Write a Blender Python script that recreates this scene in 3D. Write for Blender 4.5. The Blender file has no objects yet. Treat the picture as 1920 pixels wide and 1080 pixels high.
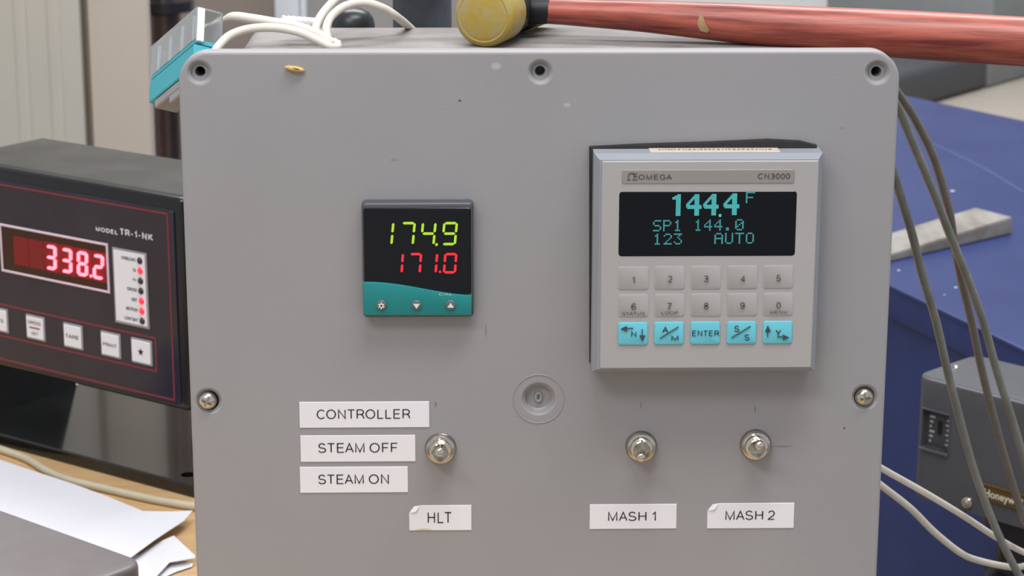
import bpy, bmesh, math, random
from mathutils import Vector, Matrix
random.seed(7)
S = bpy.context.scene
COL = S.collection
# ------------------------------------------------------------------ camera
FPX = 4200.0
PITCH, YAW, ROLL = math.radians(-14.766), math.radians(-1.254), math.radians(0.085)
CAM = Vector((-.0326, -.9439, .1452))
B = Matrix.Rotation(YAW, 3, 'Z') @ Matrix.Rotation(PITCH, 3, 'X')
r0, FW, u0 = B.col[0].copy(), B.col[1].copy(), B.col[2].copy()
RT = math.cos(ROLL)*r0 + math.sin(ROLL)*u0
UP = -math.sin(ROLL)*r0 + math.cos(ROLL)*u0
cd = bpy.data.cameras.new('camera'); cam = bpy.data.objects.new('camera', cd); COL.objects.link(cam)
cd.sensor_width = 36; cd.lens = FPX/1920*36; cd.clip_start = .01; cd.clip_end = 50
cam.matrix_world = Matrix(((RT.x, UP.x, -FW.x, CAM.x), (RT.y, UP.y, -FW.y, CAM.y), (RT.z, UP.z, -FW.z, CAM.z), (0, 0, 0, 1)))
cd.dof.use_dof = True; cd.dof.focus_distance = .955; cd.dof.aperture_fstop = 30
S.camera = cam
# ------------------------------------------------------------------ world, lamps, exposure
w = bpy.data.worlds.new('world'); S.world = w; w.use_nodes = True
w.node_tree.nodes['Background'].inputs[0].default_value = (.91, .95, 1, 1)
w.node_tree.nodes['Background'].inputs[1].default_value = .42
def area(name, loc, target, sx, sy, power, col=(1, .99, .99)):
    l = bpy.data.lights.new(name, 'AREA'); l.shape = 'RECTANGLE'; l.size = sx; l.size_y = sy; l.energy = power; l.color = col
    o = bpy.data.objects.new(name, l); COL.objects.link(o); o.location = loc
    o.rotation_euler = (Vector(target)-Vector(loc)).to_track_quat('-Z', 'Y').to_euler()
    return o
area('ceiling_lamp_offscreen', (.25, -.55, 1.65), (.05, 0, -.1), 1.3, .35, 20)
area('ceiling_lamp_offscreen', (.1, 1.5, 1.65), (.1, 1.6, -.5), 1.8, .5, 40)
area('ceiling_lamp_offscreen', (-.9, -1.5, 1.65), (-.3, .2, -.2), 1.2, .35, 14)
vs = S.view_settings
S.display_settings.display_device = 'sRGB'
vs.view_transform = 'Standard'; vs.look = 'None'; vs.exposure = 0.5; vs.gamma = 1; vs.use_curve_mapping = False
# ------------------------------------------------------------------ pixel helpers (photo 1920x1080)
def ray(x, y): return FW + RT*((x-960)/FPX) - UP*((y-540)/FPX)
def onz(x, y, z): d = ray(x, y); return CAM + d*((z-CAM.z)/d.z)
def ony(x, y, Y): d = ray(x, y); return CAM + d*((Y-CAM.y)/d.y)
def onpl(x, y, p, n): d = ray(x, y); return CAM + d*((p-CAM).dot(n)/d.dot(n))
# ------------------------------------------------------------------ materials
def lin(c): return tuple((v/255/12.92 if v <= 10 else ((v/255+.055)/1.055)**2.4) for v in c)
MATS = {}
def mat(name, rgb, rough=.5, metal=0., var=0., scale=40., rgb2=None, bump=0., bscale=200., emit=0., trans=0., sss=0., coat=0., stretch=None, alpha=1., spec=.5, lo=.35, hi=.65, ior=1.45):
    if name in MATS: return MATS[name]
    m = bpy.data.materials.new(name); m.use_nodes = True; nt = m.node_tree; N = nt.nodes; L = nt.links
    b = N['Principled BSDF']; c = lin(rgb)
    b.inputs['Base Color'].default_value = (*c, 1)
    b.inputs['Roughness'].default_value = rough; b.inputs['Metallic'].default_value = metal
    b.inputs['Specular IOR Level'].default_value = spec; b.inputs['IOR'].default_value = ior
    b.inputs['Transmission Weight'].default_value = trans; b.inputs['Subsurface Weight'].default_value = sss
    b.inputs['Coat Weight'].default_value = coat; b.inputs['Alpha'].default_value = alpha
    if sss: b.inputs['Subsurface Radius'].default_value = (.006, .004, .001)
    if emit:
        b.inputs['Emission Color'].default_value = (*c, 1); b.inputs['Emission Strength'].default_value = emit
    tc = N.new('ShaderNodeTexCoord'); co = tc.outputs['Object']
    if stretch:
        mp = N.new('ShaderNodeMapping'); L.new(co, mp.inputs[0]); mp.inputs['Scale'].default_value = stretch; co = mp.outputs[0]
    if var or rgb2:
        n = N.new('ShaderNodeTexNoise'); n.inputs['Scale'].default_value = scale; n.inputs['Detail'].default_value = 6; n.inputs['Roughness'].default_value = .6
        L.new(co, n.inputs['Vector'])
        r = N.new('ShaderNodeValToRGB'); L.new(n.outputs['Fac'], r.inputs[0])
        c2 = lin(rgb2) if rgb2 else tuple(v*(1+var) for v in c)
        c1 = c if rgb2 else tuple(v*(1-var) for v in c)
        r.color_ramp.elements[0].position = lo; r.color_ramp.elements[1].position = hi
        r.color_ramp.elements[0].color = (*c1, 1); r.color_ramp.elements[1].color = (*c2, 1)
        L.new(r.outputs[0], b.inputs['Base Color'])
    if bump:
        n = N.new('ShaderNodeTexNoise'); n.inputs['Scale'].default_value = bscale; n.inputs['Detail'].default_value = 4
        L.new(co, n.inputs['Vector'])
        bp = N.new('ShaderNodeBump'); bp.inputs['Strength'].default_value = bump; bp.inputs['Distance'].default_value = .0005
        L.new(n.outputs['Fac'], bp.inputs['Height']); L.new(bp.outputs[0], b.inputs['Normal'])
    MATS[name] = m
    return m
def wire(name, marks, base):
    """extra worn spots with a shape of their own: list of (x, z, rx, rz, rgb) in object space of the lid"""
    m = base; nt = m.node_tree; N = nt.nodes; L = nt.links; b = N['Principled BSDF']
    tc = [n for n in N if n.type == 'TEX_COORD'][0]; prev = b.inputs['Base Color'].links[0].from_socket
    for (x, z, rx, rz, rgb) in marks:
        mp = N.new('ShaderNodeMapping'); L.new(tc.outputs['Object'], mp.inputs[0])
        mp.inputs['Scale'].default_value = (1/rx, 0, 1/rz); mp.inputs['Location'].default_value = (-x/rx, 0, -z/rz)
        ln = N.new('ShaderNodeVectorMath'); ln.operation = 'LENGTH'; L.new(mp.outputs[0], ln.inputs[0])
        rg = N.new('ShaderNodeMapRange'); rg.inputs[1].default_value = .5; rg.inputs[2].default_value = 1.2; rg.inputs[3].default_value = .85; rg.inputs[4].default_value = 0
        L.new(ln.outputs['Value'], rg.inputs[0])
        mx = N.new('ShaderNodeMix'); mx.data_type = 'RGBA'; L.new(rg.outputs[0], mx.inputs[0]); L.new(prev, mx.inputs[6]); mx.inputs[7].default_value = (*lin(rgb), 1)
        prev = mx.outputs[2]
    L.new(prev, b.inputs['Base Color'])
# ------------------------------------------------------------------ mesh helpers: a shape is (verts, faces)
def T(sh, M): return ([M @ Vector(v) for v in sh[0]], sh[1])
def mv(sh, d): d = Vector(d); return ([Vector(v)+d for v in sh[0]], sh[1])
def join(*shs):
    V, F = [], []
    for v, f in shs:
        o = len(V); V += [Vector(p) for p in v]; F += [tuple(i+o for i in q) for q in f]
    return V, F
def from_bm(bm):
    bm.verts.index_update(); r = ([v.co.copy() for v in bm.verts], [tuple(v.index for v in f.verts) for f in bm.faces]); bm.free(); return r
def prism(poly, y0, y1, bevel=0., seg=2, back=False, inset=0.):
    """polygon (x,z) extruded from y0 (front) to y1 (back); inset shrinks the front"""
    bm = bmesh.new(); n = len(poly)
    cx = sum(p[0] for p in poly)/n; cz = sum(p[1] for p in poly)/n
    def sh(p):
        return (p[0]-math.copysign(inset, p[0]-cx) if inset else p[0], p[1]-math.copysign(inset, p[1]-cz) if inset else p[1])
    fr = [bm.verts.new((sh(p)[0], y0, sh(p)[1])) for p in poly]; bk = [bm.verts.new((p[0], y1, p[1])) for p in poly]
    f0 = bm.faces.new(fr); bm.faces.new(bk[::-1])
    for i in range(n): bm.faces.new((fr[i], bk[i], bk[(i+1) % n], fr[(i+1) % n]))
    bmesh.ops.recalc_face_normals(bm, faces=bm.faces)
    if bevel:
        ed = list(f0.edges)
        if back == 'all': ed = list(bm.edges)
        bmesh.ops.bevel(bm, geom=ed, offset=bevel, segments=seg, affect='EDGES', profile=.5)
    return from_bm(bm)
def box(cx, cy, cz, sx, sy, sz, bevel=0., seg=2):
    bm = bmesh.new(); bmesh.ops.create_cube(bm, size=1)
    for v in bm.verts: v.co = Vector((cx+v.co.x*sx, cy+v.co.y*sy, cz+v.co.z*sz))
    if bevel: bmesh.ops.bevel(bm, geom=list(bm.edges), offset=bevel, segments=seg, affect='EDGES', profile=.5)
    return from_bm(bm)
def rrect(x0, x1, z0, z1, r, n=6):
    p = []
    for cx, cz, a in ((x1-r, z1-r, 0), (x0+r, z1-r, 90), (x0+r, z0+r, 180), (x1-r, z0+r, 270)):
        for i in range(n+1):
            t = math.radians(a+90*i/n); p.append((cx+r*math.cos(t), cz+r*math.sin(t)))
    return p
def lathe(prof, n=28, cx=0., cz=0., cap=True, cap2=True):
    """profile (r, y) turned round the y axis"""
    V, F = [], []
    for r, y in prof:
        for i in range(n):
            a = 2*math.pi*i/n; V.append(Vector((cx+r*math.cos(a), y, cz+r*math.sin(a))))
    for k in range(len(prof)-1):
        for i in range(n):
            j = (i+1) % n; F.append((k*n+i, k*n+j, (k+1)*n+j, (k+1)*n+i))
    if cap and prof[0][0] > 1e-6: F.append(tuple(range(n))[::-1])
    if cap2 and prof[-1][0] > 1e-6: F.append(tuple(range((len(prof)-1)*n, len(prof)*n)))
    return V, F
def smooth_path(pts, k=6):
    P = [Vector(p) for p in pts]; P = [P[0]*2-P[1]]+P+[P[-1]*2-P[-2]]; out = []
    for i in range(1, len(P)-2):
        a, b, c, d = P[i-1:i+3]
        for s in range(k):
            t = s/k; out.append(.5*((2*b)+(c-a)*t+(2*a-5*b+4*c-d)*t*t+(3*b-a-3*c+d)*t**3))
    out.append(P[-2]); return out
def tube(pts, rad, n=12, k=6, flat=1.):
    """rad: number or list per control point"""
    if not isinstance(rad, (list, tuple)): rad = [rad]*len(pts)
    path = smooth_path(pts, k); rr = [v.x for v in smooth_path([(r, 0, 0) for r in rad], k)]
    V, F = [], []; up = None
    for i, p in enumerate(path):
        d = (path[min(i+1, len(path)-1)]-path[max(i-1, 0)]).normalized()
        if up is None: up = Vector((0, 0, 1)) if abs(d.z) < .9 else Vector((0, 1, 0))
        s = d.cross(up).normalized(); up = s.cross(d).normalized()
        for j in range(n):
            a = 2*math.pi*j/n; V.append(p+(s*math.cos(a)+up*math.sin(a)*flat)*rr[i])
    for i in range(len(path)-1):
        for j in range(n):
            q = (j+1) % n; F.append((i*n+j, i*n+q, (i+1)*n+q, (i+1)*n+j))
    F.append(tuple(range(n))[::-1]); F.append(tuple(range((len(path)-1)*n, len(path)*n)))
    return V, F
def as_obj(sh):
    me = bpy.data.meshes.new('b'); me.from_pydata([tuple(v) for v in sh[0]], [], [tuple(f) for f in sh[1]])
    b = bmesh.new(); b.from_mesh(me); bmesh.ops.remove_doubles(b, verts=b.verts, dist=1e-7); bmesh.ops.recalc_face_normals(b, faces=b.faces); b.to_mesh(me); b.free()
    o = bpy.data.objects.new('b', me); COL.objects.link(o); return o
def cut(sh, *cutters):
    """a shape with real recesses cut out of it"""
    a = as_obj(sh); cs = [as_obj(c) for c in cutters]
    for c in cs:
        md = a.modifiers.new('c', 'BOOLEAN'); md.object = c; md.operation = 'DIFFERENCE'; md.solver = 'EXACT'
    bpy.context.view_layer.update()
    me = bpy.data.meshes.new_from_object(a.evaluated_get(bpy.context.evaluated_depsgraph_get()))
    r = ([v.co.copy() for v in me.vertices], [tuple(p.vertices) for p in me.polygons]); bpy.data.meshes.remove(me)
    for o in [a]+cs: bpy.data.objects.remove(o)
    return r
def obj(name, sh, m, parent=None, smooth=35, label=None, kind=None):
    me = bpy.data.meshes.new(name); me.from_pydata([tuple(v) for v in sh[0]], [], [tuple(f) for f in sh[1]])
    bm = bmesh.new(); bm.from_mesh(me); bmesh.ops.recalc_face_normals(bm, faces=bm.faces); bm.to_mesh(me); bm.free()
    if smooth:
        for p in me.polygons: p.use_smooth = True
        me.set_sharp_from_angle(angle=math.radians(smooth))
    me.materials.append(m); o = bpy.data.objects.new(name, me); COL.objects.link(o)
    if parent: o.parent = parent
    if label: o['label'] = label
    if kind: o['kind'] = kind
    return o
def tag(o, label, cat, group=None):
    o['label'] = label; o['category'] = cat
    if group: o['group'] = group
    return o
def thing(name, label, cat, loc=(0, 0, 0), M=None, group=None):
    o = bpy.data.objects.new(name, None); COL.objects.link(o); o.empty_display_size = .01
    if M is not None: o.matrix_world = M
    else: o.location = loc
    return tag(o, label, cat, group)
def solo(name, sh, m, label, cat, group=None, origin=None, smooth=35):
    """one-mesh thing given in world coordinates, origin moved to its base"""
    V = [Vector(v) for v in sh[0]]
    if origin is None:
        z = min(v.z for v in V); origin = Vector((sum(v.x for v in V)/len(V), sum(v.y for v in V)/len(V), z))
    o = obj(name, ([v-origin for v in V], sh[1]), m, smooth=smooth); o.location = origin
    return tag(o, label, cat, group)
TXT = {}
def arc(cx, cy, rx, ry, a0, a1, n=12): return [(cx+rx*math.cos(math.radians(a0+(a1-a0)*i/n)), cy+ry*math.sin(math.radians(a0+(a1-a0)*i/n))) for i in range(n+1)]
GL = {'C': [arc(.38, .5, .38, .5, 42, 318, 20)], 'O': [arc(.41, .5, .41, .5, 90, 450, 28)], 'Q': [arc(.41, .5, .41, .5, 90, 450, 28)], 'N': [[(0, 0), (0, 1), (.62, 0), (.62, 1)]],
 'T': [[(0, 1), (.64, 1)], [(.32, 1), (.32, 0)]], 'R': [[(0, 0), (0, 1), (.36, 1)]+arc(.36, .735, .24, .265, 80, -90, 8)+[(0, .47)], [(.34, .47), (.5, .38), (.58, .2), (.63, 0)]],
 'L': [[(0, 1), (0, 0), (.5, 0)]], 'E': [[(.56, 1), (0, 1), (0, 0), (.57, 0)], [(0, .52), (.52, .52)]], 'F': [[(.54, 1), (0, 1), (0, 0)], [(0, .5), (.48, .5)]],
 'S': [arc(.31, .74, .27, .26, 20, 235, 12)+arc(.32, .25, .31, .25, 62, -165, 14)], 'A': [[(0, 0), (.34, 1), (.68, 0)], [(.11, .33), (.57, .33)]], 'M': [[(0, 0), (0, 1), (.37, .02), (.74, 1), (.74, 0)]],
 'H': [[(0, 0), (0, 1)], [(.62, 0), (.62, 1)], [(0, .52), (.62, .52)]], 'G': [arc(.4, .5, .4, .5, 45, 330, 20)+[(.78, .46), (.46, .46)]], 'D': [[(0, 0), (0, 1), (.26, 1)]+arc(.26, .5, .38, .5, 80, -80, 12)+[(.26, 0), (0, 0)]],
 'K': [[(0, 0), (0, 1)], [(.6, 1), (0, .36)], [(.22, .6), (.64, 0)]], 'Y': [[(0, 1), (.33, .44), (.66, 1)], [(.33, .44), (.33, 0)]], 'U': [[(0, 1), (0, .3)]+arc(.3, .28, .3, .28, 180, 360, 12)+[(.6, 1)]],
 'P': [[(0, 0), (0, 1), (.36, 1)]+arc(.36, .73, .24, .27, 80, -90, 8)+[(0, .46)]], 'B': [[(0, .53), (.34, .53)]+arc(.34, .765, .2, .235, -80, 90, 8)+[(0, 1), (0, 0), (.36, 0)]+arc(.36, .265, .22, .265, -80, 90, 8)], 'I': [[(0, 0), (0, 1)]],
 'V': [[(0, 1), (.33, 0), (.66, 1)]], 'W': [[(0, 1), (.24, 0), (.47, 1), (.70, 0), (.94, 1)]], '-': [[(0, .4), (.3, .4)]],
 '0': [arc(.26, .5, .26, .5, 90, 450, 24)], '1': [[(0, .74), (.14, .82), (.24, 1), (.24, 0)]], '2': [arc(.27, .71, .25, .29, 165, -20, 10)+[(.44, .46), (.12, .18), (.0, 0), (.54, 0)]],
 '3': [arc(.26, .745, .23, .255, 160, -80, 10)+[(.18, .52)], [(.2, .52)]+arc(.26, .27, .27, .27, 75, -160, 12)], '4': [[(.42, 0), (.42, 1), (0, .30), (.56, .30)]], '5': [[(.5, 1), (.1, 1), (.04, .48)]+arc(.26, .31, .27, .31, 125, -160, 14)],
 '6': [arc(.28, .31, .25, .31, 150, 510, 20), arc(.30, .55, .28, .45, 35, 200, 12)], '7': [[(0, 1), (.52, 1), (.28, .5), (.17, 0)]], '8': [arc(.26, .75, .21, .25, -90, 270, 18), arc(.26, .26, .26, .26, -90, 270, 18)], '9': [arc(.26, .69, .25, .31, -30, 330, 20), arc(.24, .45, .28, .45, -145, 20, 12)]}
SBL = {'C': .07, 'O': .07, 'Q': .07, 'G': .07, 'S': .06, 'T': .02, 'A': 0, 'V': 0, 'Y': 0, 'W': 0, '1': .12, '-': .08, '2': .06, '3': .06, '4': .04, '5': .06, '6': .06, '7': .05, '8': .06, '9': .06, '0': .06}
SBR = {**SBL, 'L': .03, 'E': .06, 'F': .03, 'K': .01, 'R': .04, 'P': .06, 'D': .07, 'B': .07}
def stroke_text(s, wt=.12, gap=.2):
    V, F = [], []; x = 0.
    for ch in s:
        if ch == ' ': x += .26; continue
        g = GL[ch]; x += SBL.get(ch, .13)+wt/2; wmax = max(p[0] for l in g for p in l)
        for l in g:
            pts = [Vector((p[0]+x, p[1])) for p in l]; cl = (pts[0]-pts[-1]).length < 1e-4; n = len(pts)
            L_, R_ = [], []
            for i in range(n):
                a = pts[i-1] if i > 0 else (pts[-2] if cl else None); b = pts[i+1] if i < n-1 else (pts[1] if cl else None); p = pts[i]
                da = (p-a).normalized() if a is not None else (b-p).normalized(); db = (b-p).normalized() if b is not None else da
                na, nb_ = Vector((-da.y, da.x)), Vector((-db.y, db.x)); m = na+nb_
                m = m.normalized() if m.length > 1e-3 else na; k = min(1/max(.42, m.dot(na)), 2.4)*wt/2
                e = Vector((0, 0))
                if not cl and i == 0: e = -da*wt*.5 if len(l) < 20 and ch not in 'CGS23569' else e
                if not cl and i == n-1: e = db*wt*.5 if ch not in 'CGS3569' else e
                L_.append(p+m*k+e*.0); R_.append(p-m*k+e*.0)
            o = len(V); V += [Vector((q.x, q.y, 0)) for q in L_]+[Vector((q.x, q.y, 0)) for q in R_]
            F += [(o+i, o+i+1, o+n+i+1, o+n+i) for i in range(n-1)]
        x += wmax+wt/2+SBR.get(ch, .13)
    return V, F
def sans(s, x0, x1, z0, z1, y, wt=.12, gap=.2):
    key = ('stroke', s, wt)
    if key not in TXT: TXT[key] = stroke_text(s, wt, gap)
    return text(s, x0, x1, z0, z1, y, key=key)
def text(s, x0, x1, z0, z1, y, off=0., slope=0., key=None):
    """flat lettering fitted to a rectangle in the xz plane"""
    key = key or (s, off)
    if key not in TXT:
        cu = bpy.data.curves.new('t', 'FONT'); cu.body = s; cu.resolution_u = 3; cu.offset = off; cu.size = 1
        o = bpy.data.objects.new('t', cu); COL.objects.link(o); bpy.context.view_layer.update()
        me = bpy.data.meshes.new_from_object(o.evaluated_get(bpy.context.evaluated_depsgraph_get()))
        TXT[key] = ([v.co.copy() for v in me.vertices], [tuple(p.vertices) for p in me.polygons])
        bpy.data.objects.remove(o); bpy.data.curves.remove(cu); bpy.data.meshes.remove(me)
    V, F = TXT[key]
    ax = min(v.x for v in V); bx = max(v.x for v in V); az = min(v.y for v in V); bz = max(v.y for v in V)
    return ([Vector((x0+(v.x-ax)/(bx-ax)*(x1-x0), y, z0+(v.y-az)/(bz-az)*(z1-z0)+slope*((v.x-ax)/(bx-ax)-.5)*(x1-x0))) for v in V], [tuple(f)[::-1] for f in F])
def quads(rects, y, t=0.0003):
    return join(*[prism(r, y-t, y) for r in rects])
SEG = {'0': 'abcdef', '1': 'bc', '2': 'abged', '3': 'abgcd', '4': 'fgbc', '7': 'abc', '8': 'abcdefg', '9': 'abcdfg'}
def seven(ch, cx, cz, wd, h, th, slant, y, gap=.12, t=.0003):
    a, b = wd/2, h/2; g = th*gap+.00008
    def H(z): return [(-a+th*.5+g, z), (-a+th+g, z+th/2), (a-th-g, z+th/2), (a-th*.5-g, z), (a-th-g, z-th/2), (-a+th+g, z-th/2)]
    def Vv(x, z0, z1): return [(x, z0+g+th*.3), (x+th/2, z0+th*.7+g), (x+th/2, z1-th*.7-g), (x, z1-g-th*.3), (x-th/2, z1-th*.7-g), (x-th/2, z0+th*.7+g)]
    d = {'a': H(b-th/2), 'g': H(0), 'd': H(-b+th/2), 'f': Vv(-a+th/2, 0, b), 'b': Vv(a-th/2, 0, b), 'e': Vv(-a+th/2, -b, 0), 'c': Vv(a-th/2, -b, 0)}
    R = []
    for s in SEG[ch]: R.append([(cx+x+z*slant, cz+z) for x, z in d[s]])
    return quads(R, y, t)
DOT = {'S': '01111 10000 10000 01110 00001 00001 11110', 'P': '11110 10001 10001 11110 10000 10000 10000', '1': '00100 01100 00100 00100 00100 00100 01110',
 '4': '00010 00110 01010 10010 11111 00010 00010', '.': '00000 00000 00000 00000 00000 01100 01100', '0': '01110 10001 10011 10101 11001 10001 01110',
 '2': '01110 10001 00001 00010 00100 01000 11111', '3': '11111 00010 00100 00010 00001 10001 01110', 'A': '01110 10001 10001 11111 10001 10001 10001',
 'U': '10001 10001 10001 10001 10001 10001 01110', 'T': '11111 00100 00100 00100 00100 00100 00100', 'O': '01110 10001 10001 10001 10001 10001 01110', 'F': '11111 10000 10000 11110 10000 10000 10000',
 'one': '00001110 00111110 11111110 11111110 00011110 00011110 00011110 00011110 00011110 00011110 00011110 00011110 00011110 00011110 00011110 00011110',
 'four': '0000000111100 0000001111100 0000011111100 0000111111100 0001110111100 0011100111100 0111000111100 1110000111100 1111111111111 1111111111111 0111111111111 0000000111100 0000000111100 0000000111100 0000000111100 0000000111100'}
def dots(key, x0, x1, z0, z1, y, fill=.86):
    rows = DOT[key].split(); nr, nc = len(rows), len(rows[0]); px, pz = (x1-x0)/nc, (z1-z0)/nr; R = []
    for i, rw in enumerate(rows):
        for j, c in enumerate(rw):
            if c == '1':
                a, b = x0+(j+.5)*px, z1-(i+.5)*pz; R.append([(a-px*fill/2, b-pz*fill/2), (a+px*fill/2, b-pz*fill/2), (a+px*fill/2, b+pz*fill/2), (a-px*fill/2, b+pz*fill/2)])
    V, F = [], []
    for r in R:
        o = len(V); V += [Vector((p[0], y, p[1])) for p in r]; F.append((o, o+1, o+2, o+3))
    return V, F
# ------------------------------------------------------------------ palette
GREY = mat('panel_plastic', (150, 148, 150), .48, var=.03, scale=9, bump=.12, bscale=900)
BODYG = mat('body_plastic', (138, 134, 132), .6, rgb2=(112, 107, 104), scale=28, bump=.2)
CHROME = mat('nickel', (205, 198, 188), .16, 1., var=.08, scale=300)
CHROME_D = mat('dull_nickel', (150, 142, 132), .3, 1., var=.15, scale=400)
BLACK = mat('black_plastic', (20, 20, 23), .3, var=.1, scale=50)
RUBBER = mat('rubber', (34, 31, 30), .7, var=.2, scale=120)
WHITE = mat('label_white', (228, 227, 232), .45, var=.01, scale=60)
INK = mat('ink', (26, 25, 25), .6, var=.05)
CABLE_W = mat('white_cable', (222, 214, 202), .45, var=.05, scale=60)
CABLE_G = mat('grey_cable', (110, 112, 107), .36, rgb2=(132, 132, 126), scale=60, bump=.2, bscale=150)
CABLE_R = mat('braided_cable', (104, 102, 97), .36, rgb2=(120, 107, 101), scale=220, bump=.4, bscale=350)
WOOD = mat('worktop_wood', (190, 155, 110), .5, rgb2=(206, 172, 126), scale=14, stretch=(1, 12, 12))

TABLE_Z = -.307
W2 = .1535
# ================================================================== SETTING
def plane_box(name, x0, x1, y0, y1, z0, z1, m, kind='structure'):
    o = obj(name, box((x0+x1)/2, (y0+y1)/2, (z0+z1)/2, x1-x0, y1-y0, z1-z0), m); o['kind'] = kind; return o
FLOOR_Z = -1.06
plane_box('floor', -4, 4, -3, 5, FLOOR_Z-.05, FLOOR_Z, mat('concrete', (150, 142, 132), .7, var=.12, scale=4))
plane_box('wall_back', -4, 4, 3.6, 3.7, FLOOR_Z, 1.75, mat('grey_wall', (196, 194, 194), .7, var=.04, scale=3))
# ================================================================== ENCLOSURE
enc = thing('control_enclosure', 'grey plastic control box with screwed front panel holding the two controllers', 'enclosure', (0, .05, TABLE_Z))
EO = Vector((0, .05, TABLE_Z))
def el(sh): return mv(sh, -EO)
LT = .011
holes = []
def P(px, py, Y=0.): v = ony(px, py, Y); return v.x, v.z
tl, tc_, tr = P(374, 136), P(1013, 135), P(1645, 136)
ml, mr, mc = P(391, 752), P(1621, 745), P(1010, 748)
for h in (tl, tc_, tr): holes.append((h, .0039))
for h in (ml, mr): holes.append((h, .0045))
holes.append((mc, .0061))
cu = bpy.data.curves.new('lid', 'CURVE'); cu.dimensions = '2D'; cu.fill_mode = 'BOTH'; cu.extrude = LT/2-.0012; cu.bevel_depth = .0012; cu.bevel_resolution = 2; cu.offset = -.0012
def spl(pts):
    s = cu.splines.new('POLY'); s.points.add(len(pts)-1); s.use_cyclic_u = True
    for p, q in zip(s.points, pts): p.co = (q[0], q[1], 0, 1)
spl(rrect(-W2, W2, -.307, 0, .0125, 12))
for (hx, hz), r in holes: spl([(hx+(r+.0006)*math.cos(t*math.pi/18), hz+(r+.0006)*math.sin(t*math.pi/18)) for t in range(36)])
o = bpy.data.objects.new('t', cu); COL.objects.link(o); bpy.context.view_layer.update()
me = bpy.data.meshes.new_from_object(o.evaluated_get(bpy.context.evaluated_depsgraph_get()))
lid_sh = ([Vector((v.co.x, LT/2-v.co.z, v.co.y)) for v in me.vertices], [tuple(p.vertices) for p in me.polygons])
bpy.data.objects.remove(o); bpy.data.curves.remove(cu); bpy.data.meshes.remove(me)
marks = []
for px, py, rx, rz, c in ((862, 189, .0008, .0006, (70, 68, 66)), (1583, 803, .0005, .0006, (60, 58, 56)), (911, 620, .0004, .0035, (120, 118, 118)), (817, 758, .0005, .0014, (110, 108, 108)),
        (930, 124, .0022, .0016, (178, 176, 176)), (1063, 197, .0016, .001, (176, 174, 174)), (1416, 768, .0004, .002, (112, 110, 110)), (1202, 760, .0004, .002, (125, 122, 122)), (1468, 837, .005, .0004, (112, 110, 110)), (740, 300, .002, .0008, (136, 134, 134)), (1580, 240, .0012, .0007, (140, 136, 132))):
    x, z = P(px, py); marks.append((x, z-TABLE_Z, rx, rz, c))
wire('lid', marks, GREY)
lid = obj('front_panel', el(lid_sh), GREY, enc, 30)
BT = -.007
body = obj('body', el(join(prism(rrect(-.1345, .1345, -.303, BT, .008), LT, onz(750, 52, BT).y, .002, 2))), BODYG, enc)
def cup(h, r, depth, inner):
    prof = [(r+.0006, .0004), (r, .0008), (r-.0001, depth)]
    return prof
for i, h in enumerate((tl, tc_, tr)):
    c = obj('screw_recess', el(lathe([(.0046, .0009), (.0041, .0012), (.0039, .0026), (.0022, .0027), (.0021, .0100)], 28, h[0], h[1], False, False)), GREY, enc)
    obj('screw_boss', el(lathe([(.0021, .0099), (.0021, .0300), (.0, .0301), (.0036, .0320), (.0036, .0100)], 24, h[0], h[1], False, False)), GREY, c, label='deep empty screw hole')
for h in (ml, mr):
    obj('screw_recess', el(lathe([(.0051, .0009), (.0046, .0012), (.0045, .0060), (.0, .0061)], 28, h[0], h[1], False)), GREY, enc)
    bm = bmesh.new()
    sc = lathe([(.0, -.0022), (.0016, -.0020), (.0030, -.0012), (.0040, .0002), (.0043, .0014), (.0043, .0055), (.0, .0056)], 32)
    me = bpy.data.meshes.new('s'); me.from_pydata(sc[0], [], sc[1]); me.update()
    so = bpy.data.objects.new('s', me); COL.objects.link(so)
    kme = bpy.data.meshes.new('k'); ks = join(box(0, -.0012, 0, .0046, .0034, .0010), ); kme.from_pydata(ks[0], [], ks[1])
    k2 = bpy.data.meshes.new('k'); ks = box(0, -.0012, 0, .0010, .0033, .0046); k2.from_pydata(ks[0], [], ks[1])
    kos = []
    for kk in (kme, k2):
        b2 = bmesh.new(); b2.from_mesh(kk); bmesh.ops.recalc_face_normals(b2, faces=b2.faces); b2.to_mesh(kk); b2.free()
        ko = bpy.data.objects.new('k', kk); COL.objects.link(ko); kos.append(ko)
        md = so.modifiers.new('b', 'BOOLEAN'); md.object = ko; md.operation = 'DIFFERENCE'; md.solver = 'EXACT'
    b2 = bmesh.new(); b2.from_mesh(me); bmesh.ops.recalc_face_normals(b2, faces=b2.faces); b2.to_mesh(me); b2.free()
    bpy.context.view_layer.update()
    rm = bpy.data.meshes.new_from_object(so.evaluated_get(bpy.context.evaluated_depsgraph_get()))
    shp = ([v.co.copy() for v in rm.vertices], [tuple(p.vertices) for p in rm.polygons])
    for q in [so]+kos: bpy.data.objects.remove(q)
    ang = math.radians(28 if h is ml else -15)
    shp = T(shp, Matrix.Translation((h[0]-(.0006 if h is ml else 0), 0, h[1])) @ Matrix.Rotation(ang, 4, 'Y'))
    obj('screw', el(shp), CHROME, enc, 30, label='shiny cross-head screw')
c = obj('moulded_dimple', el(lathe([(.0067, .0010), (.0061, .0012), (.0059, .0028), (.0053, .0034), (.0014, .0035), (.0, .0035)], 36, mc[0], mc[1], False)), GREY, enc)
nub = tube([(mc[0]+.0012*math.cos(a), -.0028+.0056, mc[1]+.0019*math.sin(a)) for a in [i*2*math.pi/14 for i in range(15)]], .0006, 8, 2)
obj('moulding_nub', el(nub), GREY, c)
ringp = [(mc[0]+.0112*math.cos(a), -.00002, mc[1]+.0112*math.sin(a)) for a in [i*2*math.pi/40 for i in range(41)]]
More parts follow.
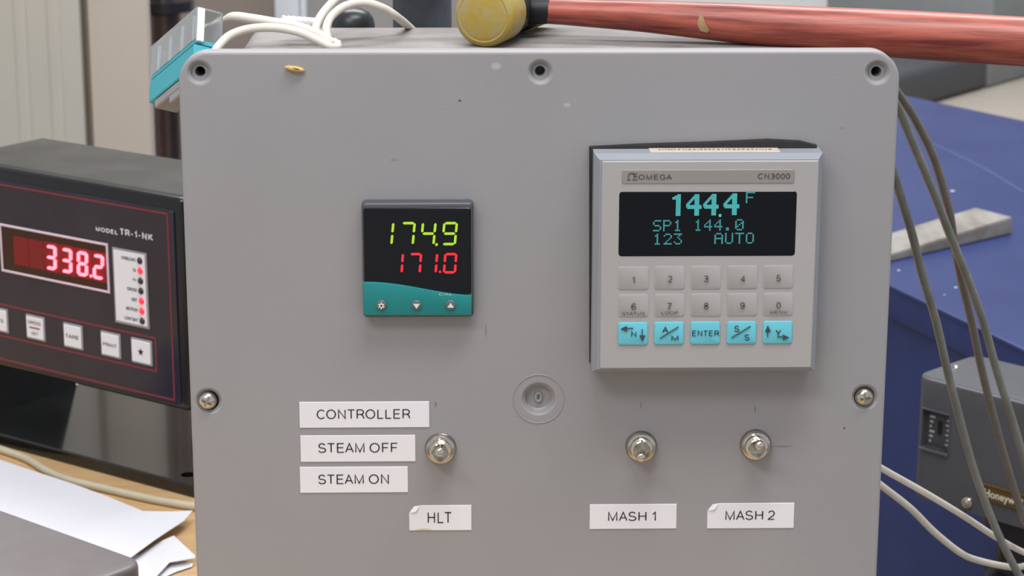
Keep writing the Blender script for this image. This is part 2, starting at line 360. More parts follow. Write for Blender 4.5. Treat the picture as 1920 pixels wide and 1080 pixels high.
obj('moulded_ring', el(tube(ringp, .00028, 6, 1)), GREY, enc)
# ================================================================== SMALL TEMPERATURE CONTROLLER
YC = -.006
tx0, tz1 = P(680, 385, YC); tx1, tz0 = P(886, 593, YC)
tcx, tcz = (tx0+tx1)/2, (tz0+tz1)/2
tcn = thing('temperature_controller', 'small square controller with teal lower fascia showing green 174.9 over red 171.0', 'controller', (tcx, 0, tcz))
TO = Vector((tcx, 0, tcz))
def tl_(sh): return mv(sh, -TO)
obj('bezel', tl_(prism(rrect(tx0-.0006, tx1+.0006, tz0-.0006, tz1+.0012, .002), YC, .0, .0016, 3)), mat('bezel_grey', (74, 76, 82), .35, var=.05), tcn)
win = obj('display_window', tl_(prism(rrect(tx0+.0002, tx1-.0006, tz0+.010, tz1-.0012, .0012), YC-.0004, YC+.001, .0003, 1)), mat('black_glass', (14, 14, 18), .12, var=.03, spec=.35), tcn)
def PT(px, py): return P(px, py, YC-.001)
wave = []
for i in range(25):
    t = i/24; px = 680+205*t; py = 529+25*(t*t*(3-2*t))-2*math.sin(t*math.pi)
    wave.append(PT(px, py))
poly = [PT(681, 592), PT(884, 592)]+wave[::-1]
obj('fascia', tl_(prism(poly, YC-.0012, YC+.001, .0006, 2)), mat('teal_plastic', (26, 128, 128), .4, var=.05), tcn)
GRN = mat('green_led', (150, 190, 40), .4, emit=.42, var=.1, scale=500); RED = mat('red_led', (255, 32, 48), .4, emit=.6)
def PD(px, py): return P(px, py, YC-.0006)
for ch, px in (('1', 724), ('7', 764), ('4', 803), ('9', 843)):
    x, z = PD(px, 438); obj('digit', tl_(seven(ch, x, z, .0064, .0103, .00105, .10, YC-.0005)), GRN, win, 0, label='lit green digit')
x, z = PD(818.5, 458.5); obj('decimal_point', tl_(lathe([(.0, YC-.0008), (.0006, YC-.0008), (.0006, YC-.0004)], 10, x, z)), GRN, win)
for ch, px in (('1', 744), ('7', 778), ('1', 808), ('0', 844)):
    x, z = PD(px, 493.5); obj('digit', tl_(seven(ch, x, z, .0057, .0091, .00098, .08, YC-.0005)), RED, win, 0, label='lit red digit')
x, z = PD(825, 509.5); obj('decimal_point', tl_(lathe([(.0, YC-.0008), (.0005, YC-.0008), (.0005, YC-.0004)], 10, x, z)), RED, win)
BTN = mat('button_grey', (92, 104, 104), .4, var=.05); SYM = mat('button_symbol', (222, 224, 222), .4, var=.03)
for px, s in ((715, 'star'), (781, 'down'), (845, 'up')):
    x, z = P(px, 573, YC-.002)
    b = obj('button', tl_(lathe([(.0, YC-.0022), (.0019, YC-.0021), (.0023, YC-.0016), (.0023, YC-.0005)], 20, x, z)), BTN, tcn, label='small round button')
    if s == 'star':
        rs = []
        for k in range(3):
            a = math.pi/2+k*math.pi/3; dx, dz = math.cos(a)*.0014, math.sin(a)*.0014; nx, nz = -math.sin(a)*.0003, math.cos(a)*.0003
            rs.append([(x-dx-nx, z-dz-nz), (x+dx-nx, z+dz-nz), (x+dx+nx, z+dz+nz), (x-dx+nx, z-dz+nz)])
        sh = quads(rs, YC-.0022)
    else:
        g = 1 if s == 'up' else -1
        sh = quads([[(x-.0014, z-.0008*g), (x+.0014, z-.0008*g), (x, z+.0013*g)]], YC-.0022)
    obj('symbol', tl_(sh), SYM, b, 0)
# brand speckle on the fascia
x, z = PT(836, 551.5); obj('maker_mark', tl_(sans('CAL', x-.003, x+.003, z-.0005, z+.0005, YC-.00135, .1)), SYM, tcn, 0)
# ================================================================== LARGE PROCESS CONTROLLER
YP = -.016
fx0, fz1 = P(1129, 302, YP); fx1, fz0 = P(1521, 689, YP)
pcx, pcz = (fx0+fx1)/2, (fz0+fz1)/2
pc = thing('process_controller', 'large square putty-coloured controller with keypad and cyan 144.4 F readout', 'controller', (pcx, 0, pcz)); PO = Vector((pcx, 0, pcz))
def pl(sh): return mv(sh, -PO)
def PF(px, py): return P(px, py, YP)
PUTTY = mat('putty_plastic', (168, 165, 164), .5, var=.02, scale=30, bump=.1, bscale=800)
FRAME = mat('frame_plastic', (146, 150, 158), .45, var=.03, scale=30)
ob = .0026
bx0, bx1, bz0, bz1 = fx0-ob-.0006, fx1+ob-.0004, fz0-ob, fz1+ob
obj('bezel', pl(join(prism([(bx0, bz0), (bx1, bz0), (bx1, bz1), (bx0, bz1)], YP+.004, 0, 0), prism([(bx0, bz0), (bx1, bz0), (bx1, bz1), (bx0, bz1)], YP+.0004, YP+.0041, 0, inset=.0022))), FRAME, pc)
obj('face_plate', pl(prism(rrect(fx0, fx1, fz0, fz1, .0006, 3), YP-.0004, YP+.003, .0004, 1)), PUTTY, pc)
gp = [(1105, 700), (1105, 275), (1200, 270), (1330, 266), (1440, 261), (1500, 264), (1528, 272), (1529, 700)]
gp = [P(x, y, -.0015) for x, y in gp]; gp[0] = (gp[0][0], bz0+.001); gp[-1] = (bx1-.001, bz0+.001); gp[-2] = (bx1-.001, gp[-2][1])
obj('gasket', pl(prism(gp, -.0028, 0, .0008, 2)), RUBBER, pc, label='black rubber gasket bulging out along the top')
# sticker on the sloping top
sx0 = ony(1217, 286, YP+.010).x; sx1 = ony(1460, 286, YP+.010).x
st = obj('warning_sticker', pl(box((sx0+sx1)/2, YP+.0093, bz1+.0001, sx1-sx0, .0088, .0004, .00015, 1)), mat('cream_sticker', (204, 192, 178), .5, var=.04, scale=300), pc, label='cream printed sticker')
tr2 = []; xq = sx0+.004   # the print is illegible: a row of small uneven strokes
while xq < sx1-.004:
    lw = random.uniform(.0005, .0016); zq = random.uniform(-.0004, .0004); tr2.append([(xq, zq-.0005), (xq+lw, zq-.0006), (xq+lw, zq+.0006), (xq, zq+.0004)]); xq += lw+random.uniform(.0004, .0009)
tx = join(*[([Vector((p[0], 0, p[1])) for p in r], [(0, 1, 2, 3)]) for r in tr2])
obj('print', pl(([Vector((v.x, YP+.0098+v.z, bz1+.00045)) for v in tx[0]], tx[1])), mat('brown_ink', (120, 96, 84), .6, var=.05), st, 0)
# brand strip
YS = YP-.0004
a0, c1 = PF(1166, 318); a1, c0 = PF(1489, 343)
br = obj('brand_strip', pl(prism(rrect(a0, a1, c0, c1, .0008, 3), YS-.0003, YS+.0005, .0002, 1)), mat('strip_grey', (144, 139, 136), .45, var=.02), pc)
INK2 = mat('grey_ink', (86, 82, 78), .6, var=.05)
def PL(px, py): return P(px, py, YS-.0006)
def lett(s, x0, y0, x1, y1, m, par, f, Y, name='lettering', off=0., wt=.17):
    a, d = f(x0, y1); b, c = f(x1, y0)
    return obj(name, s_off(sans(s, a, b, d, c, Y, wt), par), m, par, 0)
OFFS = {}
def s_off(sh, par):
    r = par
    while r.parent: r = r.parent
    return mv(sh, -Vector(r.location))
lett('OMEGA', 1197, 326, 1260, 338, INK2, br, PL, YS-.00045)
lett('CN3000', 1421, 324, 1482, 337, INK2, br, PL, YS-.00045)
# omega emblem: horseshoe arch, feet and three bars
pts = []
for i in range(15):
    t = math.radians(-40+260*i/14); pts.append((1184+5.6*math.cos(t), 330-5.2*math.sin(t)))
em = []
def bar(p, q, wd):
    (x0, y0), (x1, y1) = p, q; L_ = math.hypot(x1-x0, y1-y0) or 1; nx, ny = -(y1-y0)/L_*wd/2, (x1-x0)/L_*wd/2
    return [PL(x0+nx, y0+ny), PL(x1+nx, y1+ny), PL(x1-nx, y1-ny), PL(x0-nx, y0-ny)]
for i in range(14): em.append(bar(pts[i], pts[i+1], 1.8))
em += [bar((1176, 337), (1182, 337), 1.8), bar((1186, 337), (1195, 337), 1.8), bar((1189, 331), (1195, 331), 1.6), bar((1187, 326), (1195, 326), 1.6)]
obj('emblem', pl(quads(em, YS-.0003, .0002)), INK2, br, 0)
# display
a0, c1 = PF(1161, 359); a1, c0 = PF(1490, 479)
dw = obj('display_window', pl(prism(rrect(a0, a1, c0, c1, .0014, 4), YS-.0002, YS+.001, .0002, 1)), mat('display_glass', (9, 12, 17), .18, var=.05, scale=200, spec=.25), pc)
CY1 = mat('cyan_pixels', (70, 168, 168), .5, emit=.36, var=.1); CY2 = mat('cyan_pixels_small', (58, 132, 138), .5, emit=.34, var=.1)
def PX(px, py): return P(px, py, YS-.0004)
def dot(key, x0, y0, x1, y1, m, name='character'):
    a, d = PX(x0, y1); b, c = PX(x1, y0); obj(name, pl(dots(key, a, b, d, c, YS-.0004)), m, dw, 0)
dot('one', 1260, 364, 1279, 405, CY1); dot('four', 1286, 364, 1316, 404.5, CY1); dot('four', 1318, 363.5, 1348, 404, CY1); dot('four', 1356, 362.5, 1387, 403.5, CY1)
a, d = PX(1347.5, 406.5); b, c = PX(1352.5, 401.5); obj('decimal_point', pl(quads([rrect(a, b, d, c, .0002, 2)], YS-.0003)), CY1, dw, 0)
dot('F', 1398, 359.5, 1416, 381, CY2)
for ch, x0, x1 in (('S', 1224, 1240), ('P', 1243, 1259), ('1', 1262, 1279), ('1', 1301, 1317), ('4', 1320, 1336), ('4', 1339, 1355), ('.', 1358, 1373), ('0', 1378, 1395)):
    dy = -(x0-1224)*.012; dot(ch, x0, 412.5+dy, x1, 434+dy, CY2)
for ch, x0, x1 in (('1', 1224, 1241), ('2', 1244, 1260), ('3', 1263, 1279), ('A', 1339, 1356), ('U', 1359, 1375), ('T', 1378, 1395), ('O', 1398, 1414)):
    dy = -(x0-1224)*.012; dot(ch, x0, 438+dy, x1, 459+dy, CY2)
# keys
KEYG = mat('key_putty', (166, 163, 162), .5, var=.02, scale=60); KEYB = mat('key_blue', (104, 192, 208), .42, var=.03, scale=80); INK3 = mat('key_ink', (92, 88, 84), .6, var=.05); INK4 = mat('key_ink_dark', (62, 70, 74), .6, var=.05)
cols = (1187.5, 1255.5, 1323.5, 1391.5, 1459)
for i in range(10):
    c_ = cols[i % 5]; r_ = i//5; yy0, yy1 = ((499, 543), (551, 594))[r_]; sl = -(i % 5)*.6
    a, d = PF(c_-29, yy1+sl); b, c = PF(c_+29, yy0+sl)
    k = obj('number_key', pl(prism(rrect(a, b, d, c, .0012, 3), YS-.00022, YS+.0005, .0002, 2)), KEYG, pc)
    s = str((i+1) % 10)
    yt = 522.5+sl if r_ == 0 else 573.5+sl
    lett(s, c_-(2.5 if s == '1' else 4.5), yt-6.5, c_+(2.5 if s == '1' else 4.5), yt+6.5, INK3, k, PF, YS-.0009, off=.01)
    if s in '670':
        wd = {'6': 43, '7': 31, '0': 32}[s]
        lett({'6': 'STATUS', '7': 'LOOP', '0': 'MENU'}[s], c_-wd/2, 583+sl, c_+wd/2, 590+sl, INK3, k, PF, YS-.0009)
def arrow(cx, cy, ang, ln, hl, hw):
    t = math.radians(ang); ux, uy = math.cos(t), -math.sin(t); nx, ny = -uy, ux
    tip = (cx+ux*ln/2, cy+uy*ln/2); bs = (tip[0]-ux*hl, tip[1]-uy*hl); tail = (cx-ux*ln/2, cy-uy*ln/2)
    return [[PF(*tip), PF(bs[0]+nx*hw/2, bs[1]+ny*hw/2), PF(bs[0]-nx*hw/2, bs[1]-ny*hw/2)], bar(bs, tail, 1.6)]
for i in range(5):
    c_ = cols[i]-(1 if i < 1 else 1.5); sl = -i*.6
    a, d = PF(c_-28.5, 646+sl); b, c = PF(c_+28.5, 603.5+sl)
    k = obj('function_key', pl(prism(rrect(a, b, d, c, .0013, 4), YS-.0007, YS+.0005, .0005, 2)), KEYB, pc, label='pale blue function key')
    YK = YS-.0009
    if i == 0:
        lett('N', 1183, 619, 1193, 631, INK4, k, PF, YK, off=.01); obj('arrow', pl(quads(arrow(1175, 615, 180, 24, 12, 11)+arrow(1204, 628, -90, 22, 12, 11), YK)), INK4, k, 0)
    if i == 4:
        lett('Y', 1453, 617, 1464, 628, INK4, k, PF, YK, off=.01); obj('arrow', pl(quads(arrow(1439, 620, 90, 23, 12, 11)+arrow(1468, 631, 0, 22, 12, 11), YK)), INK4, k, 0)
    if i == 1:
        lett('A', 1241, 610, 1253, 622, INK4, k, PF, YK, off=.01); lett('M', 1258, 627, 1272, 638, INK4, k, PF, YK, off=.01); obj('slash', pl(quads([bar((1237, 634), (1272, 612), 1.4)], YK)), INK4, k, 0)
    if i == 2: lett('ENTER', 1297, 617, 1348, 630, INK4, k, PF, YK, off=.012)
    if i == 3:
        lett('S', 1376, 609, 1386, 621, INK4, k, PF, YK, off=.01); lett('S', 1395, 625, 1405, 637, INK4, k, PF, YK, off=.01); obj('slash', pl(quads([bar((1371, 633), (1407, 611), 1.4)], YK)), INK4, k, 0)
# ================================================================== TOGGLE SWITCHES
def toggle(px, py, tilt_x, tilt_z, slot, label, s=1.):
    cx, cz = P(px, py, -.003)
    t = thing('toggle_switch', label, 'switch', (cx, 0, cz), group='metal toggle switches')
    n = 48; V, F = [], []
    prof = [(.0070, 0), (.0070, -.0006), (.0067, -.0010), (.0052, -.0010)]
    obj('washer', lathe([(.0, 0)]+prof+[(.0, -.001)], 40), CHROME_D, t)
    # round dress nut with knurled rim
    kn = []
    prof = [(.0066, -.001), (.0066, -.0024), (.0062, -.0030), (.0052, -.0032), (.0046, -.0032), (.0046, -.001)]
    for r, y in prof:
        for i in range(n): 
            a = 2*math.pi*i/n; q = r*(1+(.02 if i % 2 else 0)*(r > .006)); kn.append(Vector((q*math.cos(a), y, q*math.sin(a))))
    fs = [(k*n+i, k*n+(i+1) % n, (k+1)*n+(i+1) % n, (k+1)*n+i) for k in range(len(prof)-1) for i in range(n)]
    obj('dress_nut', (kn, fs), CHROME, t, 40)
    bu = [(.0046, 0)]
    y = -.0030
    while y > -.0066: bu += [(.0047, y), (.0044, y-.0003)]; y -= .0006
    bu += [(.0045, -.0070), (.0041, -.0073), (.0036, -.0070), (.0033, -.0035), (.0, -.0034)]
    kx = 0 if slot else .0004
    bs = obj('threaded_bushing', cut(lathe(bu, 36), box(kx-.0006, -.0062, .0042, .0012, .0034, .0030)), CHROME, t, 30)
    M = Matrix.Translation((0, -.0035, 0)) @ Matrix.Rotation(math.radians(tilt_x), 4, 'X') @ Matrix.Rotation(math.radians(tilt_z), 4, 'Z')
    lv = lathe([(.0, .001), (.0013, .001), (.0015, -.003), (.0021, -.0095), (.0023, -.0118), (.0020, -.0130), (.0012, -.0136), (.0, -.0137)], 24)
    if slot: lv = cut(lv, box(0, -.0136, 0, .0060, .0014, .0005))
    le = obj('lever', T(lv, M), CHROME, t, 40)
    return t
toggle(826, 844, -16, -1, True, 'toggle switch beside the STEAM OFF label with lever pointing straight out')
toggle(1203, 840, 0, -6, False, 'toggle switch above the MASH 1 label with lever tipped down')
toggle(1418, 837, -22, -1, False, 'toggle switch above the MASH 2 label with lever tipped up')
# ================================================================== LABEL STRIPS
def strip(s, q, trect, label, peel=False, stain=False):
    (x0, y0, x1, y1) = q; YL = -.0003
    a, c = P(x0, y0, YL); b, d = P(x1, y1, YL)
    a2 = P(x0+1, y1, YL)[0]
    t = thing('label_strip', label, 'label', ((a+b)/2, 0, (c+d)/2), group='white printed label strips'); O = Vector((t.location))
    if peel:
        pts = [(a, d), (b, d), (b, c), (a+.005, c), (a+.0028, c-.0006), (a+.0012, c-.0018), (a, c-.0036)]
    else: pts = [(a, d), (b, d), (b, c), (a, c)]
    m = WHITE
    if stain: m = mat('label_stained', (228, 227, 232), .45, var=.01); 
    p = obj('backing', mv(prism(pts, -.00035, 0, .0001, 1), -O), m, t)
    if stain:
        wire('st', [(P(795, 991)[0]-O.x, d-O.z, .0040, .0010, (196, 178, 120))], m)
    if peel:
        cs = [(a+.005, c+.00005), (a+.0022, c-.0004), (a, c-.0036), (a+.0030, c-.0026)]
        V = [Vector((x, -.0004, z)) for x, z in cs[:3]]+[Vector((cs[3][0], -.0012, cs[3][1]))]
        V2 = [v+Vector((0, .0002, 0)) for v in V]
        obj('curled_corner', mv((V+V2, [(0, 1, 3), (1, 2, 3), (4, 7, 5), (5, 7, 6), (0, 4, 5, 1), (1, 5, 6, 2), (2, 6, 7, 3), (3, 7, 4, 0)]), -O), WHITE, t, 60)
    a, d = P(trect[0], trect[3], -.0005); b, c = P(trect[2], trect[1], -.0005)
    obj('lettering', mv(sans(s, a, b, d, c, -.0005, .11, .17), -O), INK, t, 0)
strip('CONTROLLER', (561, 754, 805, 801), (594, 766, 769, 787), 'white label strip printed CONTROLLER, topmost of the stacked three')
strip('STEAM OFF', (563, 817, 779, 865), (597, 829, 745, 850), 'white label strip printed STEAM OFF')
strip('STEAM ON', (562, 876, 765, 923), (597, 888, 729, 909), 'white label strip printed STEAM ON')
strip('HLT', (767, 948, 884, 994), (802, 960, 846, 981), 'short white label strip printed HLT with stained lower edge', True, True)
strip('MASH 1', (1106, 946, 1268, 991), (1140, 958, 1230, 978), 'white label strip printed MASH 1')
strip('MASH 2', (1327, 944, 1488, 990), (1360, 956, 1453, 976), 'white label strip printed MASH 2 with curled corner', True)
# ================================================================== GRAIN HUSK
hx, hz = P(553, 128)
hk = thing('grain_husk', 'tiny tan grain husk stuck to the grey panel', 'husk', (hx, 0, hz))
HUSK = mat('husk', (196, 162, 98), .6, rgb2=(222, 192, 130), scale=500)
M = Matrix.Rotation(math.radians(10), 4, 'Y')
obj('shell', T(tube([(-.0042, -.0006, 0), (-.003, -.001, 0), (0, -.0012, 0), (.003, -.0010, 0), (.0042, -.0006, 0)], [.0004, .0011, .0015, .0011, .0003], 10, 4, .8), M), HUSK, hk)
obj('crease', T(tube([(-.0015, -.0021, .0003), (.0008, -.0024, .0002), (.0032, -.0016, 0)], [.0002, .0004, .0002], 6, 4), M), mat('husk_dark', (122, 84, 44), .7, var=.1), hk)
# ================================================================== MALLET
PH = math.radians(13); PHH = math.radians(20)
AX = Vector((math.sin(PHH), math.cos(PHH), 0)); RR = .0142
f0 = onz(905, 91, BT); f0.z = BT+RR; f0 += Vector((0, .002, 0))
hc = f0+AX*.037
mal = thing('mallet', 'small mallet with yellow plastic faces and red wooden handle lying on the enclosure', 'mallet', (hc.x, hc.y, BT)); MO = Vector((hc.x, hc.y, BT))
YEL = mat('amber_plastic', (196, 168, 78), .3, rgb2=(190, 174, 128), scale=110, sss=.3, trans=.25, bump=.5, bscale=300, lo=.42, hi=.72)
Mh = Matrix.Translation(f0-MO) @ Matrix.Rotation(-PHH, 4, 'Z')
face = [(.0, .0002), (.0095, .0), (.0112, .0006), (.0118, .0004), (.0133, .0012), (RR, .0026), (RR, .0195), (.0132, .0206), (.0132, .0225), (.0, .0225)]
f1 = obj('striking_face', T(lathe(face, 48), Mh), YEL, mal, label='yellow amber plastic striking face')
obj('striking_face', T(lathe([(r, .074-y) for r, y in face], 48), Mh), YEL, mal)
core = [(.0, .021), (.0136, .021), (.0136, .0265), (.0122, .029), (.0122, .045), (.0136, .0475), (.0136, .053), (.0, .053)]
obj('head', T(lathe(core, 40), Mh), mat('black_iron', (30, 31, 34), .45, .2, var=.2, scale=80), mal, label='black iron head')
hd = Vector((math.cos(PH), -math.sin(PH), 0)); nn = Vector((hd.y, -hd.x, 0))
hp, hr = [], []
for x, y, r in ((1012, 19, 24), (1060, 22, 25), (1100, 24.5, 26), (1200, 30, 29.5), (1313, 38, 34.5), (1467, 50, 40), (1690, 64, 45), (1920, 78, 46.5), (2060, 86, 46), (2160, 91, 38)):
    p = onpl(x, y, hc, nn); hp.append(p-MO); hr.append(r/FPX*(p-CAM).dot(FW))
HW = mat('red_wood', (104, 40, 36), .36, rgb2=(176, 92, 76), scale=230, stretch=(.07, 1, 1), bump=.6, bscale=230, lo=.34, hi=.6)
hs = tube([hc-MO]+hp, [hr[0]*.9]+hr, 28, 6)
hdl = obj('handle', T(hs, Matrix.Rotation(PH, 4, 'Z')), HW, mal, 50, label='red stained wooden handle'); hdl.rotation_euler.z = -PH
ferr = tube([hp[0]-hd*.006, hp[0]+hd*.0002, hp[0]+hd*.005], [hr[0]*1.12, hr[0]*1.12, hr[0]*1.03], 24, 2)
obj('socket', ferr, MATS['black_iron'], mal)
pc_ = onpl(1323, 41, hc, nn)-MO; tv = (CAM-(pc_+MO)).normalized()
def onhandle(dx, dz):
    R_ = 34.5/FPX*(pc_+MO-CAM).dot(FW)+.0006; s = dz/R_
    return pc_+hd*dx+(Vector((nn.x, nn.y, 0))*(1 if nn.dot(tv) > 0 else -1))*R_*math.sqrt(max(0, 1-s*s))+Vector((0, 0, dz))
pa = [onhandle(*q) for q in ((-.0018, .0042), (-.0006, .0048), (.0008, .0010), (.0030, -.0026), (.0018, -.0038), (-.0014, -.0030), (-.0028, .0002))]
obj('bare_patch', T((pa+[onhandle(0, 0)], [(i, (i+1) % 7, 7) for i in range(7)]), Matrix.Rotation(PH, 4, 'Z')), mat('bare_wood', (158, 130, 92), .6, var=.15, scale=300), hdl, 60, label='bare chipped patch')
# ================================================================== THINGS ON THE ENCLOSURE TOP
def wpath(pts): return [ony(x, y, Y) for x, y, Y in pts]
def cable(name, pts, r, m, label, cat='cable', group=None, n=12, more=()):
    return solo(name, tube(wpath(pts)+[Vector(p) for p in more], r, n, 6), m, label, cat, group)
cable('terminal_wire', [(383, 48, .062), (398, 45, .062), (418, 37, .062), (438, 31, .060), (470, 35, .060), (512, 42, .060), (556, 50, .055), (596, 64, .048), (620, 78, .042), (636, 80, .050)], [.0008, .0009, .0011, .0021, .0023, .0023, .0023, .0022, .002, .0012], CABLE_W, 'white wire leaving the teal terminal block across the enclosure top')
cable('arched_cable', [(402, 98, .020), (412, 84, .024), (432, 66, .030), (468, 54, .034), (515, 52, .034), (560, 60, .032), (598, 76, .028), (622, 88, .026), (634, 86, .034), (628, 76, .05)], [.0019]*7+[.0018, .0016, .0012], CABLE_W, 'white cord arching low over the left of the enclosure top')
cable('looped_cable', [(614, 72, .060), (612, 52, .064), (622, 30, .070), (648, 11, .075), (684, 5, .080), (720, 16, .085), (750, 36, .095), (774, 57, .132)], .0019, CABLE_W, 'white cord bent into an upright loop over the black canister')
cable('rising_cable', [(594, 66, .068), (592, 52, .072), (602, 30, .080), (622, 6, .088), (650, -22, .10), (690, -60, .11), (780, -100, .115), (880, -80, .115), (915, 0, .113), (920, 60, .112)], .0020, CABLE_W, 'white cord rising steeply beside the upright loop')
sr = thing('power_plug', 'white plug with ribbed strain relief lying on the cords', 'plug', ony(560, 60, .075)); SO = Vector(sr.location)
p0, p1 = ony(536, 42, .075), ony(588, 42, .075); dv = (p1-p0)
for i in range(5):
    q = p0+dv*(.12+.17*i); rad = .0042-.0003*i
    obj('rib', mv(tube([q-dv*.05+Vector((0, 0, -.001)), q+dv*.05+Vector((0, 0, .0012))], rad, 12, 1), -SO), WHITE, sr)
obj('sleeve', mv(tube([p0-dv*.1, p1+dv*.05], [.0030, .0022], 12, 2), -SO), CABLE_W, sr)
# terminal block with a clear cover, tilted, hooked on the left of the body
uc = Vector((-.534, -.267, -.80)); vc = Vector((.845, -.169, -.507)); wc = Vector((0, .949, -.316))
def c2w(v): return RT*v.x+UP*v.y-FW*v.z
Uv, Vv_, Wv = c2w(uc).normalized(), c2w(vc).normalized(), c2w(wc).normalized()
cn = ony(365, 72, .030)
Mt = Matrix(((Uv.x, Vv_.x, Wv.x, cn.x), (Uv.y, Vv_.y, Wv.y, cn.y), (Uv.z, Vv_.z, Wv.z, cn.z), (0, 0, 0, 1)))
tbk = thing('terminal_block', 'teal terminal block under a clear cover, tilted off the enclosure side', 'terminal block', M=Mt)
TEAL = mat('teal_block', (70, 168, 182), .45, var=.05, scale=80)
LU, LV, LW = .048, .0125, .0132
obj('base', join(box(LU/2, LV/2, -LW/2-.0012, LU, LV, LW-.0024, .0004, 1), box(LU/2, LV/2, -.0008, LU-.001, LV-.001, .0020)), TEAL, tbk)
CLR = mat('clear_plastic', (235, 238, 240), .15, trans=.85, var=.01, ior=1.25)
ch = .0150; th = .0008
cov = obj('cover', join(box(LU/2, th/2, ch/2, LU+.002, th, ch), box(LU/2, LV-th/2, ch/2, LU+.002, th, ch), box(LU/2, LV/2, ch-th/2, LU+.002, LV-2*th, th), box(LU+.0006, LV/2, ch/2, th, LV-2*th, ch-2*th)), CLR, tbk, 0, label='clear plastic cover')
for i in range(4): obj('divider', box(.003+i*.0125, .0012, ch*.42, .0009, .0012, ch*.78), mat('frosted_rib', (225, 228, 230), .3, var=.02), tbk)
obj('end_post', box(-.0006, .0022, ch/2-.0008, .0016, .0034, ch+.001, .0003, 1), MATS['frosted_rib'], tbk)
for i in range(3): obj('terminal_screw', T(lathe([(.0, -.0016), (.0016, -.0012), (.0019, 0), (.0019, .002), (.0, .002)], 14), Matrix.Translation((.0085+i*.0105, LV/2, .0030)) @ Matrix.Rotation(math.pi/2, 4, 'X') @ Matrix.Rotation(math.pi, 4, 'X')), CHROME, tbk)
obj('rail_clip', join(box(LU*.46, LV/2, -LW-.0022, LU*.86, LV*.9, .0042, .0006, 1), box(LU*.3, LV*.3, -LW-.0060, LU*.5, LV*.5, .0040, .0006, 1)), mat('clip_grey', (150, 148, 150), .5, var=.05), tbk, label='grey mounting clip')
# ================================================================== GREY AND WHITE CABLES RIGHT OF THE BOX
def dpath(pts, y0, y1): n = len(pts)-1; return [(x, y, y0+(y1-y0)*i/n) for i, (x, y) in enumerate(pts)]
S1 = [(1640, 120), (1662, 146), (1687, 180), (1716, 224), (1751, 296), (1777, 384), (1788, 446), (1801, 518), (1820, 595), (1840, 689), (1862, 778), (1889, 876), (1920, 975), (1960, 1100)]
S2 = [(1640, 130), (1662, 165), (1687, 209), (1716, 278), (1751, 362), (1782, 442), (1809, 509), (1841, 595), (1871, 702), (1902, 800), (1930, 900), (1965, 1020)]
C1 = [(1640, 250), (1662, 290), (1680, 340), (1694, 385), (1711, 442), (1730, 518), (1755, 602), (1778, 702), (1800, 787), (1827, 884), (1867, 991), (1911, 1080), (1950, 1150)]
cable('grey_cable', dpath(S1, .066, .20), .0021, CABLE_R, 'grey cable with reddish braid marks, crossing behind its twin', more=[(0.270, .23, -.55), (0.290, .26, -.85), (0.300, .30, FLOOR_Z+.012), (0.330, .40, FLOOR_Z+.003)], group='grey cables beside the enclosure')
cable('grey_cable', dpath(S2, .055, .185), .0021, CABLE_G, 'smooth grey cable crossing in front of the reddish one', more=[(0.300, .23, -.55), (0.320, .26, -.85), (0.330, .30, FLOOR_Z+.012), (0.360, .40, FLOOR_Z+.003)], group='grey cables beside the enclosure')
cable('grey_cable', dpath(C1, .050, .17), .0021, CABLE_G, 'grey cable hanging alone between the enclosure and the crossed pair', more=[(0.250, .23, -.55), (0.270, .26, -.85), (0.280, .30, FLOOR_Z+.012), (0.310, .40, FLOOR_Z+.003)], group='grey cables beside the enclosure')
WA = [(1600, 845), (1651, 877), (1738, 926), (1809, 969), (1867, 1007), (1920, 1036), (1980, 1060)]
WB = [(1600, 870), (1649, 908), (1707, 953), (1751, 997), (1800, 1036), (1835, 1051), (1898, 1064), (1980, 1072)]
cable('white_cable', dpath(WA, .06, .24), .0017, CABLE_W, 'upper white cable running straight down past the actuator', more=[(.29, .30, -.415), (.315, .37, -.42), (.335, .43, -.42)], group='white cables beside the enclosure')
cable('white_cable', dpath(WB, .06, .22), .0018, CABLE_W, 'lower white cable sagging in a curve below the other', more=[(.29, .28, -.425), (.315, .36, -.435), (.34, .43, -.435)], group='white cables beside the enclosure')
# ================================================================== WORKTOP
wt = thing('worktop', 'tan wooden worktop under the enclosure', 'worktop', (-.6, .2, FLOOR_Z))
WO = Vector((-.6, .2, FLOOR_Z))
obj('top', mv(box(-.535, .19, TABLE_Z-.015, 1.35, .86, .03, .002, 1), -WO), WOOD, wt)
for x in (-1.16, .09):
    for y in (-.19, .57): obj('leg', mv(box(x, y, (FLOOR_Z+TABLE_Z-.03)/2, .05, .05, TABLE_Z-.03-FLOOR_Z, .003, 1), -WO), WOOD, wt)
# ================================================================== WEIGHING INDICATOR
A = onz(340, 928, TABLE_Z); Bq = onz(0, 836, TABLE_Z)
dx_ = (A-Bq).normalized(); nrm = Vector((dx_.y, -dx_.x, 0))          # nrm faces the camera
MI = Matrix(((dx_.x, -nrm.x, 0, A.x), (dx_.y, -nrm.y, 0, A.y), (0, 0, 1, A.z), (0, 0, 0, 1)))
ind = thing('weighing_indicator', 'black weighing indicator on a bracket showing red 338.2', 'indicator', M=MI)
MIi = MI.inverted()
def I(px, py): v = MIi @ onpl(px, py, A, nrm); return v.x, v.z
itop = I(170, 366)[1]+.002; ibot = I(170, 727)[1]
ir = I(344, 560)[0]
